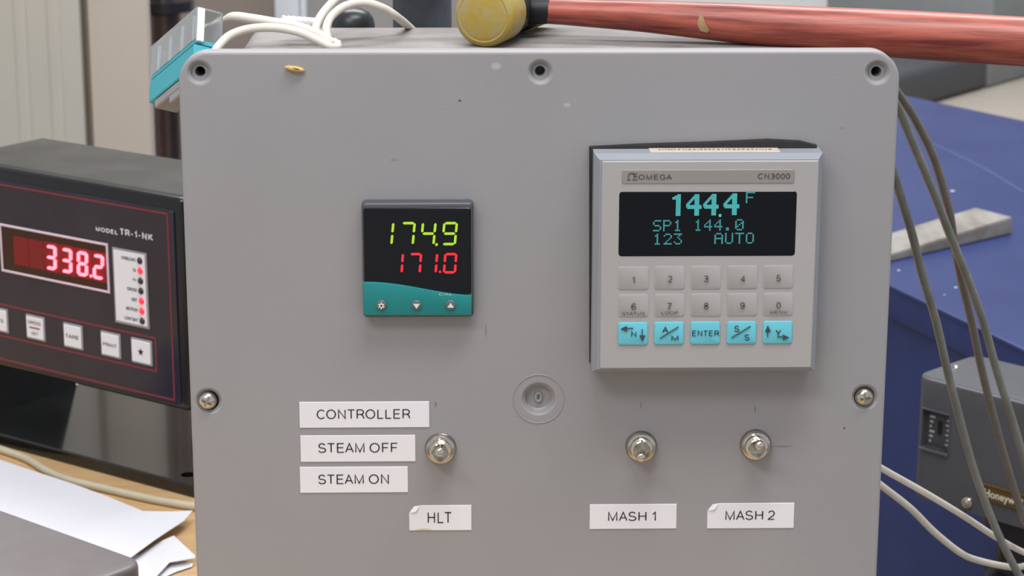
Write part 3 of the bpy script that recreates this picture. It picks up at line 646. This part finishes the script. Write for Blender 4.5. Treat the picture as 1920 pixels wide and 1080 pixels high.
# depth from the back corner of the top
bk = MIi @ onz(80, 259, TABLE_Z+itop+.006)
il = bk.x; idp = bk.y
IBLK = mat('indicator_black', (24, 23, 27), .25, var=.12, scale=30)
IFACE = mat('indicator_face', (22, 27, 46), .16, rgb2=(34, 39, 58), scale=12)
ztop = itop+.006
obj('housing', join(prism([(il, ibot+.003), (ir, ibot+.003), (ir, ztop), (il, ztop)], .006, idp, .003, 2)), mat('indicator_case', (42, 43, 41), .5, rgb2=(58, 58, 53), scale=30), ind)
obj('front_bezel', prism(rrect(il-.002, ir+.001, ibot-.001, ztop-.001, .004, 4), .0010, .010, .003, 3), IBLK, ind)
fp = obj('front_plate', prism(rrect(il+.004, I(331, 560)[0], ibot+.0025, itop-.0025, .002, 3), 0, .004, .0003, 1), IFACE, ind)
REDL = mat('red_line', (122, 40, 56), .4, var=.05)
def ibar(p, q, wd):
    a = I(*p); b = I(*q); d = Vector((b[0]-a[0], b[1]-a[1])); n_ = Vector((-d.y, d.x)).normalized()*wd/2
    return [(a[0]+n_.x, a[1]+n_.y), (b[0]+n_.x, b[1]+n_.y), (b[0]-n_.x, b[1]-n_.y), (a[0]-n_.x, a[1]-n_.y)]
z1 = I(161, 374)[1]; z0 = I(161, 710.5)[1]; xr = (I(322, 404)[0]+I(322, 750)[0])/2
def zr(x0, x1, z0, z1): return [(x0, z0), (x1, z0), (x1, z1), (x0, z1)]
L1 = .0011
obj('outer_border', quads([zr(il+.008, xr, z1-L1/2, z1+L1/2), zr(il+.008, xr, z0-L1/2, z0+L1/2), zr(xr-L1, xr, z0, z1), zr(il+.008, il+.008+L1, z0, z1)], 0, .00015), REDL, fp, 0, label='thin red border line')
kz1 = I(150, 603)[1]; kz0 = I(150, 663)[1]; kx = (I(296, 637)[0]+I(292, 698)[0])/2
obj('key_border', quads([zr(il+.012, kx, kz1-L1/2, kz1+L1/2), zr(il+.012, kx, kz0-L1/2, kz0+L1/2), zr(kx-L1, kx, kz0, kz1)], 0, .00015), REDL, fp, 0, label='thin red border line')
# display
d0, d1 = I(2, 460)[0], I(205, 505)[0]; dz1 = (I(1, 417)[1]+I(206, 459)[1])/2; dz0 = (I(2, 506)[1]+I(204, 551)[1])/2
fw = .0014
fr = obj('display_frame', join(*[prism(r, -.0010, .001, .0003, 1) for r in (zr(d0, d1, dz1-fw, dz1), zr(d0, d1, dz0, dz0+fw), zr(d0, d0+fw, dz0+fw, dz1-fw), zr(d1-fw, d1, dz0+fw, dz1-fw))]), mat('pink_frame', (214, 196, 208), .4, var=.03), ind)
iw = obj('display_window', prism(zr(d0+fw, d1-fw, dz0+fw, dz1-fw), -.0003, .001), mat('red_filter', (38, 10, 16), .2, var=.1), ind)
LED_CORE = mat('led_core', (255, 95, 110), .5, emit=3.); LED_LENS = mat('led_lens', (120, 8, 18), .5, var=.05)
xs = [I(98.5, 482)[0], I(127, 488)[0], I(156, 494)[0], I(187, 500)[0]]; zc = (dz0+dz1)/2-.0002
pit = (xs[3]-xs[0])/3; zc = (I(98.5, 482)[1]+I(187, 500)[1])/2
dh = .0148; dwid = .0082
for i, chh in enumerate('338 2'.replace(' ', '')):
    x = xs[0]+pit*i
    cell = obj('digit_module', prism(rrect(x-pit*.5, x+pit*.5-.00005, zc-dh*.62, zc+dh*.62, .0008, 3), -.0006, .0005), LED_LENS, ind, 0, label='red digit module with a lit digit')
    obj('digit', seven(chh, x+.0001, zc, dwid, dh, .0016, .06, -.0006, .1, .0012), LED_CORE, cell, 0)
    if i == 2: obj('decimal_point', lathe([(.0, -.001), (.0009, -.001), (.0009, -.0006)], 10, x+pit*.48, zc-dh/2+.0008), LED_CORE, cell)
for i in (-1, -2):
    x = xs[0]+pit*i; obj('digit_module', prism(rrect(x-pit*.5, x+pit*.5-.0003, zc-dh*.6, zc+dh*.6, .0008, 3), -.0005, .0005), LED_LENS, ind, 0, label='unlit red digit module')
# text
IW = mat('indicator_print', (215, 213, 222), .5, var=.05); IK = mat('indicator_ink', (70, 70, 74), .6, var=.05)
def itext(s, p0, p1, h, m, par, y, off=0.):
    a = I(*p0); b = I(*p1); z = (a[1]+b[1])/2; obj('lettering', sans(s, a[0], b[0], z-h/2, z+h/2, y, .24, .26), m, par, 0)
itext('MODEL', (180, 428.5), (221, 436), .0033, IW, fp, -.0002, .02); itext('TR-1-NK', (226, 435.5), (287, 444), .0050, IW, fp, -.0002, .02)
# status panel
s0, s1 = I(214, 530)[0], I(278, 545)[0]; sz1 = (I(215, 462)[1]+I(279, 477)[1])/2; sz0 = (I(212, 603)[1]+I(277, 616)[1])/2
sp = obj('status_panel', prism(zr(s0, s1, sz0, sz1), -.0004, .001), mat('panel_rim', (150, 146, 150), .4, var=.05), ind)
obj('white_inlay', prism(zr(s0+.0012, s1-.0014, sz0+.0014, sz1-.0012), -.0007, .0), WHITE, sp)
lx = I(266, 545)[0]; names = ('OVERLOAD', 'Lb', 'Kg', 'GROSS', 'NET', 'MOTION', 'LOW BAT'); lens = (.0115, .0024, .0028, .0078, .0044, .0092, .0108)
zt, zb_ = I(266, 489)[1], I(266, 601)[1]
LON = mat('led_on', (255, 40, 62), .3, emit=.5, coat=.5); LOFF = mat('led_off', (58, 44, 50), .3, var=.1)
for i, nm in enumerate(names):
    z = zt+(zb_-zt)*i/6; on = i in (1, 4, 5)
    obj('indicator_lamp', lathe([(.0, -.0022), (.0012, -.0019), (.0020, -.0010), (.0022, -.0005)], 16, lx, z), LON if on else LOFF, ind, label='lit red lamp' if on else 'unlit dark lamp')
    obj('lettering', text(nm, lx-.0032-lens[i], lx-.0032, z-.0010, z+.0010, -.0009, .02), IK, sp, 0)
# keys
kz = (kz0+kz1)/2
for (xa, xb, nm) in ((-26, 16, 'UNITS'), (50, 85, 'GROSS'), (120, 156, 'TARE'), (190, 227, 'PRINT'), (247, 286, '*')):
    a = I(xa, 566+.235*xa+32)[0]; b = I(xb, 566+.235*xb+32)[0]; hgt = .0077
    k = obj('key', join(prism(rrect(a, b, kz-hgt, kz+hgt, .0008, 3), -.0006, .0005, .0003, 1)), MATS['panel_rim'], ind, label='white square key')
    obj('key_cap', prism(rrect(a+.0009, b-.0011, kz-hgt+.0011, kz+hgt-.0011, .0006, 3), -.0011, 0, .0003, 1), WHITE, k)
    m_ = (a+b)/2; hw = (b-a)*.34
    if nm == '*':
        pts = []
        for i in range(10):
            t = math.pi/2+i*math.pi/5; r = .0024 if i % 2 == 0 else .001; pts.append((m_+r*math.cos(t), kz+r*math.sin(t)))
        obj('star', quads([pts], -.0011, .0002), INK, k, 0)
    elif nm == 'GROSS':
        obj('lettering', join(sans('GROSS', m_-hw, m_+hw, kz+.0022, kz+.0044, -.0013, .15), sans('NET', m_-hw*.5, m_+hw*.5, kz-.0046, kz-.0024, -.0013, .15)), IK, k, 0)
        obj('red_bar', quads([zr(m_-hw*.8, m_+hw*.8, kz-.0004, kz+.0004)], -.0011, .0002), REDL, k, 0)
    else: obj('lettering', sans(nm, m_-hw, m_+hw, kz-.0013, kz+.0013, -.0013, .16), IK, k, 0)
# bracket
bl = il-.006; brx = ir+.004
GLB = mat('gloss_black', (20, 21, 22), .12, rgb2=(30, 30, 29), scale=40, coat=.3)
obj('bracket_base', cut(box((bl+brx)/2, idp*1.1, .004, brx-bl, idp*2.2, .008, .001, 1), T(lathe([(.0, -.02), (.0045, -.02), (.0045, .02), (.0, .02)], 18), Matrix.Translation((brx-.017, .012, .004)) @ Matrix.Rotation(math.pi/2, 4, 'X'))), GLB, ind, label='glossy black bracket base')
def arm(x): return T(prism([(.001, .004), (idp*1.3, .004), (idp*.8, ibot+.05), (idp*.35, ibot+.05), (.001, .034)], x-.0015, x+.0015), Matrix.Rotation(math.pi/2, 4, 'Z'))
obj('bracket_arm', ([Vector((-v.x+0, v.y, v.z)) for v in arm(0)[0]], arm(0)[1]), GLB, ind).location = (brx-.0012, 0, 0)
[o for o in ind.children if o.name.startswith('bracket_arm')][0].data.transform(Matrix.Identity(4))
o2 = obj('bracket_arm', ([Vector((-v.x, v.y, v.z)) for v in arm(0)[0]], arm(0)[1]), GLB, ind); o2.location = (bl+.0012, 0, 0)
for x, y in ((ir-.052, idp*.45), (ir-.022, idp*.45)):
    obj('cable_gland', T(lathe([(.0, .0), (.0075, .0), (.0075, .007), (.0095, .008), (.0095, .013), (.0, .013)], 12), Matrix.Translation((x, y, ibot-.010)) @ Matrix.Rotation(math.pi/2, 4, 'X')), BLACK, ind)
# ================================================================== LEFT FOREGROUND
def tpath(pts, z): return [onz(x, y, z) for x, y in pts]
solo('beige_cable', tube(tpath([(-60, 822), (0, 842), (50, 860), (90, 884), (130, 900), (200, 917), (280, 935), (340, 946), (380, 952)], TABLE_Z+.0024), .0024, 12, 6), mat('beige_cable', (192, 182, 158), .45, var=.06), 'beige cable lying on the worktop in front of the black indicator', 'cable')
PAPER = mat('paper', (222, 222, 228), .6, var=.01)
def sheet(pix, z, lift=None, t=.0004):
    pts = [onz(x, y, z+(lift[i] if lift else 0)) for i, (x, y) in enumerate(pix)]; n = len(pts)
    return ([p for p in pts]+[p-Vector((0, 0, t)) for p in pts], [tuple(range(n)), tuple(range(2*n-1, n-1, -1))]+[(i, (i+1) % n, n+(i+1) % n, n+i) for i in range(n)])
def strip_sheet(top, bot, z, lt, lb, t=.0004):
    a = [onz(x, y, z+l) for (x, y), l in zip(top, lt)]; b = [onz(x, y, z+l) for (x, y), l in zip(bot, lb)]; n = len(a)
    V = a+b; V2 = [v-Vector((0, 0, t)) for v in V]; N_ = 2*n
    F = [(i, i+1, n+i+1, n+i) for i in range(n-1)]+[(N_+i, N_+n+i, N_+n+i+1, N_+i+1) for i in range(n-1)]
    loop = list(range(n))+list(range(2*n-1, n-1, -1))
    F += [(loop[i], loop[(i+1) % len(loop)], N_+loop[(i+1) % len(loop)], N_+loop[i]) for i in range(len(loop))]
    return V+V2, F
solo('paper_sheet', strip_sheet([(-40, 848), (60, 882), (140, 908), (200, 930), (268, 958), (320, 959), (361, 957)], [(-60, 960), (40, 985), (120, 1015), (170, 1035), (222, 1062), (290, 1012), (345, 976)], TABLE_Z+.004, [0, .0005, .001, .001, .001, .002, .004], [.0]*4+[.001, .003, .0035]), PAPER, 'large white paper sheet on the worktop beside the grey case', 'paper', 'loose white papers')
solo('paper_sheet', strip_sheet([(200, 1050), (262, 1040), (300, 1015), (326, 1004), (345, 1022), (366, 1041)], [(180, 1100), (240, 1090), (270, 1085), (292, 1082), (318, 1054), (366, 1046)], TABLE_Z+.002, [0, .0, .001, .004, .004, .003], [0, 0, 0, .001, .002, .002]), PAPER, 'white paper with a curled corner under the large sheet', 'paper', 'loose white papers')
solo('paper_sheet', strip_sheet([(270, 1080), (300, 1068), (335, 1052), (362, 1056)], [(240, 1110), (290, 1090), (330, 1072), (360, 1062)], TABLE_Z+.001, [0, 0, .0, .001], [0]*4), PAPER, 'lowest white paper with only its tip showing', 'paper', 'loose white papers')
# grey case at the near left
ZC = TABLE_Z+.034
q1 = onz(262, 1051, ZC); q0 = onz(0, 957, ZC)
cdv = (q1-q0).normalized(); cnv = Vector((cdv.y, -cdv.x, 0))
MC = Matrix(((cdv.x, -cnv.x, 0, q1.x), (cdv.y, -cnv.y, 0, q1.y), (0, 0, 1, TABLE_Z), (0, 0, 0, 1)))
gc = thing('grey_case', 'flat grey plastic case with rounded corner on the worktop', 'case', M=MC)
def hprism(poly, z0, z1, bevel):   # polygon in xy, extruded in z, top edge bevelled
    s = prism([(x, y) for x, y in poly], 0, 1, 0)
    V = [Vector((v.x, v.z, z1 if v.y < .5 else z0)) for v in s[0]]
    bm = bmesh.new(); vs_ = [bm.verts.new(v) for v in V]
    for f in s[1]: bm.faces.new([vs_[i] for i in f])
    bmesh.ops.recalc_face_normals(bm, faces=bm.faces); bm.edges.ensure_lookup_table()
    bmesh.ops.bevel(bm, geom=[e for e in bm.edges if all(abs(v.co.z-z1) < 1e-7 for v in e.verts)], offset=bevel, segments=3, affect='EDGES', profile=.5)
    return from_bm(bm)
CASE = mat('case_grey', (122, 117, 117), .42, var=.04, scale=60, bump=.1, bscale=600)
obj('base', hprism(rrect(-.26, .002, -.17, -.0, .012, 6), 0, ZC-TABLE_Z-.012, .001), CASE, gc)
obj('lid', hprism(rrect(-.262, .004, -.172, .002, .012, 8), ZC-TABLE_Z-.011, ZC-TABLE_Z, .003), CASE, gc)
# ================================================================== BLUE CABINET
BZ = -.30
e1a, e1b = onz(1690, 545, BZ), onz(1920, 655, BZ); e2a, e2b = onz(1694, 178, BZ), onz(1920, 226, BZ)
de = (e1b-e1a).normalized(); d2 = (e2b-e2a).normalized()
top = [e1a-de*.55, e1b+de*.22, e2b+d2*.45, e2a-d2*.6]
ctr = (e1a+e2b)/2
bc = thing('blue_cabinet', 'large blue painted steel cabinet with dusty flat top', 'cabinet', (ctr.x, ctr.y, FLOOR_Z)); BO = Vector((ctr.x, ctr.y, FLOOR_Z))
BLU = mat('blue_paint', (26, 42, 94), .45, rgb2=(34, 50, 102), scale=10, bump=.15, bscale=80)
def off(poly, k): return [((p.x-ctr.x)*k, (p.y-ctr.y)*k) for p in poly]
obj('top', hprism(off(top, 1.0), BZ-.003-FLOOR_Z, BZ-FLOOR_Z, .0015), BLU, bc)
nin = Vector((-de.y, de.x, 0)); nin = nin if nin.dot(ctr-e1a) > 0 else -nin
bod = [top[0]+nin*.0045, top[1]+nin*.0045, top[2], top[3]]
obj('lip', hprism(off([top[0]+nin*.001, top[1]+nin*.001, top[2], top[3]], 1), BZ-.026-FLOOR_Z, BZ-.0028-FLOOR_Z, .0005), BLU, bc)
obj('body', hprism(off(bod, 1), 0, BZ-.0255-FLOOR_Z, .001), BLU, bc)
# scratch and flecks on the top
sc_ = smooth_path([onz(x, y, BZ+.0002) for x, y in ((1747, 268), (1790, 288), (1850, 318), (1920, 360))], 6)
obj('scratch', mv(tube(sc_, .0008, 6, 1, .2), -BO), mat('pale_scratch', (82, 95, 132), .6, var=.05), bc, label='pale scratch')
for x, y, r in ((1786, 358, .0022), (1685, 507, .0012), (1792, 539, .0013), (1771, 553, .0007), (1714, 460, .001)):
    p = onz(x, y, BZ); obj('paint_fleck', mv(lathe([(.0, 0), (r, 0), (r*.8, .0003), (.0, .0004)], 9), (0, 0, 0)), mat('fleck', (196, 200, 206), .6, var=.05), bc).matrix_local = Matrix.Translation(p-BO) @ Matrix.Rotation(math.pi/2, 4, 'X')
# wedge on the cabinet
wp = [onz(x, y, BZ) for x, y in ((1640, 497), (1790, 459), (1899, 434), (1893, 412), (1828, 390))]
nl, nr = onz(1600, 507, BZ), onz(1893, 436, BZ)
hgt = .0145
tr_, tb_ = onz(1899, 407, BZ+hgt), onz(1829, 389, BZ+hgt)
wl = (tb_-tr_); wl.z = 0
fl = nl+wl*1.0
V = [nl, Vector((tr_.x, tr_.y, BZ)), Vector((tb_.x, tb_.y, BZ)), fl, nl+Vector((0, 0, .0035)), tr_, tb_, fl+Vector((0, 0, .0035))]
bm = bmesh.new(); vv = [bm.verts.new(v) for v in V]
for f in ((0, 1, 5, 4), (1, 2, 6, 5), (2, 3, 7, 6), (3, 0, 4, 7), (4, 5, 6, 7), (3, 2, 1, 0)): bm.faces.new([vv[i] for i in f])
bmesh.ops.recalc_face_normals(bm, faces=bm.faces); bmesh.ops.bevel(bm, geom=list(bm.edges), offset=.0009, segments=2, affect='EDGES')
solo('wooden_wedge', from_bm(bm), mat('weathered_wood', (146, 142, 137), .7, rgb2=(118, 113, 106), scale=60, stretch=(1, .4, 1), bump=.3), 'weathered pale wooden wedge lying on the blue cabinet', 'wedge')
# ================================================================== VALVE ACTUATOR
MZ = -.292
m1 = onz(1717, 704, MZ); m2 = onz(1920, 756, MZ); md_ = (m2-m1).normalized(); mn = Vector((md_.y, -md_.x, 0))
if mn.dot(CAM-m1) < 0: mn = -mn
MM = Matrix(((md_.x, -mn.x, 0, m1.x), (md_.y, -mn.y, 0, m1.y), (0, 0, 1, MZ-.125), (0, 0, 0, 1)))
act = thing('valve_actuator', 'grey metal valve actuator with gold nameplate in front of the blue cabinet', 'actuator', M=MM)
MMi = MM.inverted()
def K(px, py): v = MMi @ onpl(px, py, m1, mn); return v.x, v.z
ACT = mat('actuator_grey', (82, 83, 88), .4, .15, var=.05, scale=40)
kb = K(1821, 962)[1]; MH = .125
# cover: profile with a rounded front edge, extruded along x
wdt = .12; dep = .070
bm = bmesh.new(); bmesh.ops.create_cube(bm, size=1)
for v in bm.verts: v.co = Vector((-.001+(v.co.x+.5)*wdt, (v.co.y+.5)*dep, kb+(v.co.z+.5)*(MH-kb)))
ed = [e for e in bm.edges if all(abs(v.co.x+.001) < 1e-6 for v in e.verts) and abs(e.verts[0].co.z-e.verts[1].co.z) > .01]
bmesh.ops.bevel(bm, geom=ed, offset=.012, segments=6, affect='EDGES', profile=.5)
ed = [e for e in bm.edges if all(v.co.z > MH-1e-6 for v in e.verts)]
bmesh.ops.bevel(bm, geom=ed, offset=.0018, segments=3, affect='EDGES', profile=.5)
cover_sh = from_bm(bm)
obj('top_plate', hprism(rrect(.001, wdt-.003, .002, dep-.002, .010, 5), MH-.001, MH+.0006, .0004), ACT, act)
a = MMi @ onz(1792, 690, MZ)
obj('top_screw', T(lathe([(.0, -.0016), (.0016, -.0014), (.0024, -.0004), (.0024, .0004), (.0, .0005)], 14), Matrix.Translation((a.x, a.y, MH+.0006)) @ Matrix.Rotation(-math.pi/2, 4, 'X')), CHROME, act)
w0, wz1 = K(1731, 764); w1, wz0 = K(1777, 850)
wz1 -= .001
obj('cover', cut(cover_sh, box((w0+w1)/2, 0, (wz0+wz1)/2, w1-w0, .0110, wz1-wz0)), ACT, act)
wf = obj('scale_window', join(*[prism(r, -.0008, .001, .0003, 1) for r in (zr(w0-.001, w1+.001, wz1, wz1+.0012), zr(w0-.001, w0, wz0, wz1), zr(w1, w1+.001, wz0, wz1))]), ACT, act)
obj('scale_plate', prism(zr(w0, w1, wz0, wz1), .0045, .0056), mat('scale_plate', (66, 66, 70), .35, var=.06), wf)
obj('bottom_ledge', prism(zr(w0-.001, w1+.001, wz0-.0022, wz0), -.0022, .001, .0004, 1), ACT, wf)
mk = []
for i in range(6):
    z = wz0+.003+i*.0034; mk += [quads([zr(w0+.003, w0+.0045+.0012*(i % 3), z, z+.0014)], .0045, .0002), quads([zr(w1-.0055+.0008*(i % 2), w1-.003, z, z+.0012)], .0045, .0002)]
obj('scale_marks', join(*mk), mat('scale_white', (176, 178, 182), .5, var=.05), wf, 0)
cxw = (w0+w1)/2+.0005; obj('pointer', prism(zr(cxw-.0014, cxw+.0014, wz0+.010, wz0+.019), .0036, .0046), BLACK, wf)
n0, nz1 = K(1838, 903); n1_ = n0+.060; nzb = K(1856, 940)[1]
npl = obj('nameplate', prism(zr(n0, n1_, nzb, nz1), -.0012, .001, .0003, 1), mat('gold_plate', (100, 80, 44), .38, .3, var=.08, scale=80), act, label='gold nameplate')
obj('rim', prism(zr(n0, n1_, nz1-.0012, nz1+.0003), -.0020, .001, .0003, 1), MATS['gold_plate'], npl)
ta = K(1846, 922); tb2 = K(1902, 936)
wl_ = (tb2[0]-ta[0])*9/7
obj('lettering', text('Honeywell', n0+.0044, n0+.0044+wl_, (nzb+nz1)/2-.0044, (nzb+nz1)/2+.0026, -.0014, .012), mat('cream_print', (236, 228, 208), .5, var=.03), npl, 0)
a = K(1814, 942)
obj('cover_screw', lathe([(.0, -.0030), (.0016, -.0030), (.0020, -.0022), (.0036, -.0020), (.0044, -.0008), (.0044, .001), (.0, .001)], 20, a[0], a[1]), CHROME, act)
obj('shaft_housing', T(lathe([(.0, 0), (.028, 0), (.030, -.004), (.030, -.016), (.024, -.02), (.02, -.05), (.034, -.052), (.034, -.06), (.0, -.06)], 24), Matrix.Translation((.075, dep*.5, kb-.060)) @ Matrix.Rotation(-math.pi/2, 4, 'X') @ Matrix.Translation((0, 0, 0))), BLACK, act, label='black shaft housing')
obj('pedestal', box(.075, dep*.5, (FLOOR_Z-(MZ-MH)+kb-.058)/2, .06, .06, kb-.058-(FLOOR_Z-(MZ-MH)), .004, 2), mat('pale_casting', (168, 166, 162), .5, var=.06), act, label='pale cast pedestal')
# ================================================================== BACKGROUND RIGHT
CZ = -.45
b1 = onz(1765, 191, CZ); b2 = onz(1920, 146, CZ); bdv = (b2-b1).normalized()
bn = Vector((bdv.y, -bdv.x, 0)); bn = bn if bn.dot(CAM-b1) > 0 else -bn
bb = thing('beige_bench', 'beige bench top behind the blue cabinet', 'bench', (1.2, 2.3, FLOOR_Z)); BBO = Vector((1.2, 2.3, FLOOR_Z))
nb = Vector((d2.y, -d2.x, 0)); nb = nb if nb.y > 0 else -nb
bp_ = [top[2]+nb*.03+d2*.2, top[3]+nb*.03, Vector((.3, 2.95, 0)), Vector((2.2, 2.95, 0))]
obj('top', hprism([(p.x-BBO.x, p.y-BBO.y) for p in bp_], CZ-.04-FLOOR_Z, CZ-FLOOR_Z, .003), mat('beige_top', (168, 160, 149), .6, var=.05, scale=60), bb)
for p in bp_:
    c = sum(bp_, Vector())/4; q = p+(c-p)*.12; obj('leg', box(q.x-BBO.x, q.y-BBO.y, (CZ-.04-FLOOR_Z)/2, .06, .06, CZ-.04-FLOOR_Z), MATS['beige_top'], bb)
def yawM(o, d, n): return Matrix(((d.x, -n.x, 0, o.x), (d.y, -n.y, 0, o.y), (0, 0, 1, o.z), (0, 0, 0, 1)))
kx = (onz(1852, 166, CZ)-b1).length
dk = thing('charcoal_case', 'low charcoal case with rounded top on the beige bench', 'case', M=yawM(b1, bdv, bn))
obj('shell', box((kx-.45)/2, .14, .030, kx+.45, .28, .060, .012, 4), mat('charcoal', (66, 68, 72), .55, var=.06, scale=20), dk)
obj('foot_rail', box((kx-.45)/2, .14, .003, kx+.43, .26, .006), RUBBER, dk)
lg = thing('grey_box', 'light grey box standing against the charcoal case', 'box', M=yawM(b1+bdv*(kx+.004), bdv, bn))
obj('shell', box(.25, .15, .075, .5, .30, .15, .006, 3), mat('mid_grey', (118, 121, 122), .55, var=.05, scale=20), lg)
wc0 = ony(1000, 60, 3.0).x; wc1 = ony(1738, 10, 3.0).x
wcb = thing('white_appliance', 'white appliance with smooth front behind the red mallet handle', 'appliance', ((wc0+wc1)/2, 3.25, FLOOR_Z)); WCO = Vector(wcb.location)
obj('cabinet', mv(box((wc0+wc1)/2, 3.22, (FLOOR_Z+.6)/2, wc1-wc0, .44, .6-FLOOR_Z, .02, 4), -WCO), mat('white_enamel', (214, 216, 216), .4, var=.02), wcb)
tk = ony(1725, 120, 2.995)
obj('catch', mv(box(tk.x, 2.994, tk.z, .008, .014, .03, .001, 1), -WCO), BLACK, wcb, label='small dark catch')
# ================================================================== BACKGROUND LEFT
YB = 1.5
def bx(px, y=YB): return ony(px, 130, y).x
tcab = thing('tall_cabinet', 'tall beige metal cabinet with a dark gap between its two doors', 'cabinet', (bx(60), YB+.2, FLOOR_Z)); CO = Vector(tcab.location)
BE1 = mat('beige_door', (196, 191, 180), .5, var=.03, scale=5); BE2 = mat('warm_door', (202, 190, 177), .5, var=.03, scale=5)
g0, g1, g2 = bx(156), bx(170), bx(280)
gl = bx(-160)
H1, H0 = .9, FLOOR_Z+.06
ca, cb = gl, g2-.06; cm, cw = (ca+cb)/2, cb-ca
obj('carcass', mv(join(box(cm, YB+.39, (H0+H1)/2, cw, .02, H1-H0), box(ca+.01, YB+.2025, (H0+H1)/2, .02, .355, H1-H0), box(cb-.01, YB+.2025, (H0+H1)/2, .02, .355, H1-H0), box(cm, YB+.2025, H1-.01, cw-.04, .355, .02), box(cm, YB+.2025, H0+.01, cw-.04, .355, .02)), -CO), BE2, tcab)
dl = obj('door', mv(box((gl+g0)/2, YB+.01, (H0+H1)/2, g0-gl, .03, H1-H0, .003, 2), -CO), BE1, tcab, label='greenish beige ribbed door')
for px in (44, 106): obj('rib', mv(box(bx(px), YB-.005, (H0+H1)/2, .014, .006, H1-H0-.02, .0025, 3), -CO), BE1, dl)
obj('door', mv(box((g1+g2)/2, YB+.01, (H0+H1)/2, g2-g1, .03, H1-H0, .003, 2), -CO), BE2, tcab, label='warm beige plain door')
obj('plinth', mv(box((gl+g2)/2, YB+.20, FLOOR_Z+.03, g2-gl-.08, .34, .06), -CO), RUBBER, tcab)
# steel pipe with collars
PY = 2.05
xp = ony(309, 130, PY).x; rp = 25/FPX*(PY+.95)
pp = thing('steel_pipe', 'brown-tinted vertical steel pipe beside the tall beige cabinet', 'pipe', (xp, PY, FLOOR_Z))
STL = mat('brown_steel', (112, 96, 92), .28, .85, var=.1, scale=20)
zf = ony(309, 8, PY).z-FLOOR_Z
RX = Matrix.Rotation(math.pi/2, 4, 'X')
obj('shaft', T(lathe([(rp, 0), (rp, 2.5)], 28), RX), STL, pp)
obj('collar', T(lathe([(rp, zf-.012), (rp*2.4, zf-.008), (rp*2.4, zf+.006), (rp, zf+.012)], 28), RX), mat('dark_steel', (70, 68, 74), .3, .8, var=.1), pp)
obj('sleeve', T(lathe([(rp*1.02, zf-.085), (rp*1.32, zf-.08), (rp*1.36, zf-.012), (rp, zf-.010)], 28), RX), STL, pp)
# partition, white post, black canisters
p0, p1 = ony(300, 20, 2.5).x, ony(516, 20, 2.5).x
plane_box('wall_partition', -2.5, p1, 2.45, 2.55, FLOOR_Z, 1.7, mat('taupe_wall', (150, 138, 130), .7, var=.03, scale=6)).name = 'wall_left'
q0_, q1_ = ony(514, 20, 2.3).x, ony(573, 20, 2.3).x
wpz = thing('white_post', 'white square post rising behind the cords', 'post', ((q0_+q1_)/2, 2.32, FLOOR_Z))
obj('shaft', box(0, 0, 1.3, (q1_-q0_)*.78, .03, 2.6, .003, 2), mat('white_paint', (222, 226, 232), .4, var=.02), wpz).location = (-(q1_-q0_)*.11, 0, 0)
obj('side_channel', box((q1_-q0_)*.39, .01, 1.3, (q1_-q0_)*.2, .03, 2.6, .003, 2), MATS['white_paint'], wpz)
def canister(pxc, pyt, r, y, label, name, dome, m):
    c = ony(pxc, pyt, y); h = c.z-TABLE_Z; t = thing(name, label, 'canister', (c.x, y, TABLE_Z))
    if dome: prof = [(r*.9, 0), (r, .004), (r, h-r*.8), (r*.93, h-r*.5), (r*.75, h-r*.22), (r*.45, h-r*.06), (.0, h)]
    else: prof = [(r*.94, 0), (r, .004), (r, h-.004), (r*.96, h), (.0, h)]
    obj('body', T(lathe(prof, 32), RX), m, t)
    obj('base_ring', T(lathe([(r*1.03, .001), (r*1.05, .003), (r*1.05, .014), (r*1.0, .016)], 32), RX), RUBBER, t)
    return t
canister(662, 14, 40/FPX*1.09, .135, 'black dome-topped canister behind the upright cord loop', 'black_canister', True, mat('canister_black', (34, 38, 40), .35, var=.15, scale=60))
canister(791, -60, 55/FPX*1.2, .25, 'wider black flat-sided canister behind the mallet face', 'black_canister', False, mat('canister_dark', (40, 43, 50), .4, rgb2=(66, 70, 78), scale=30))
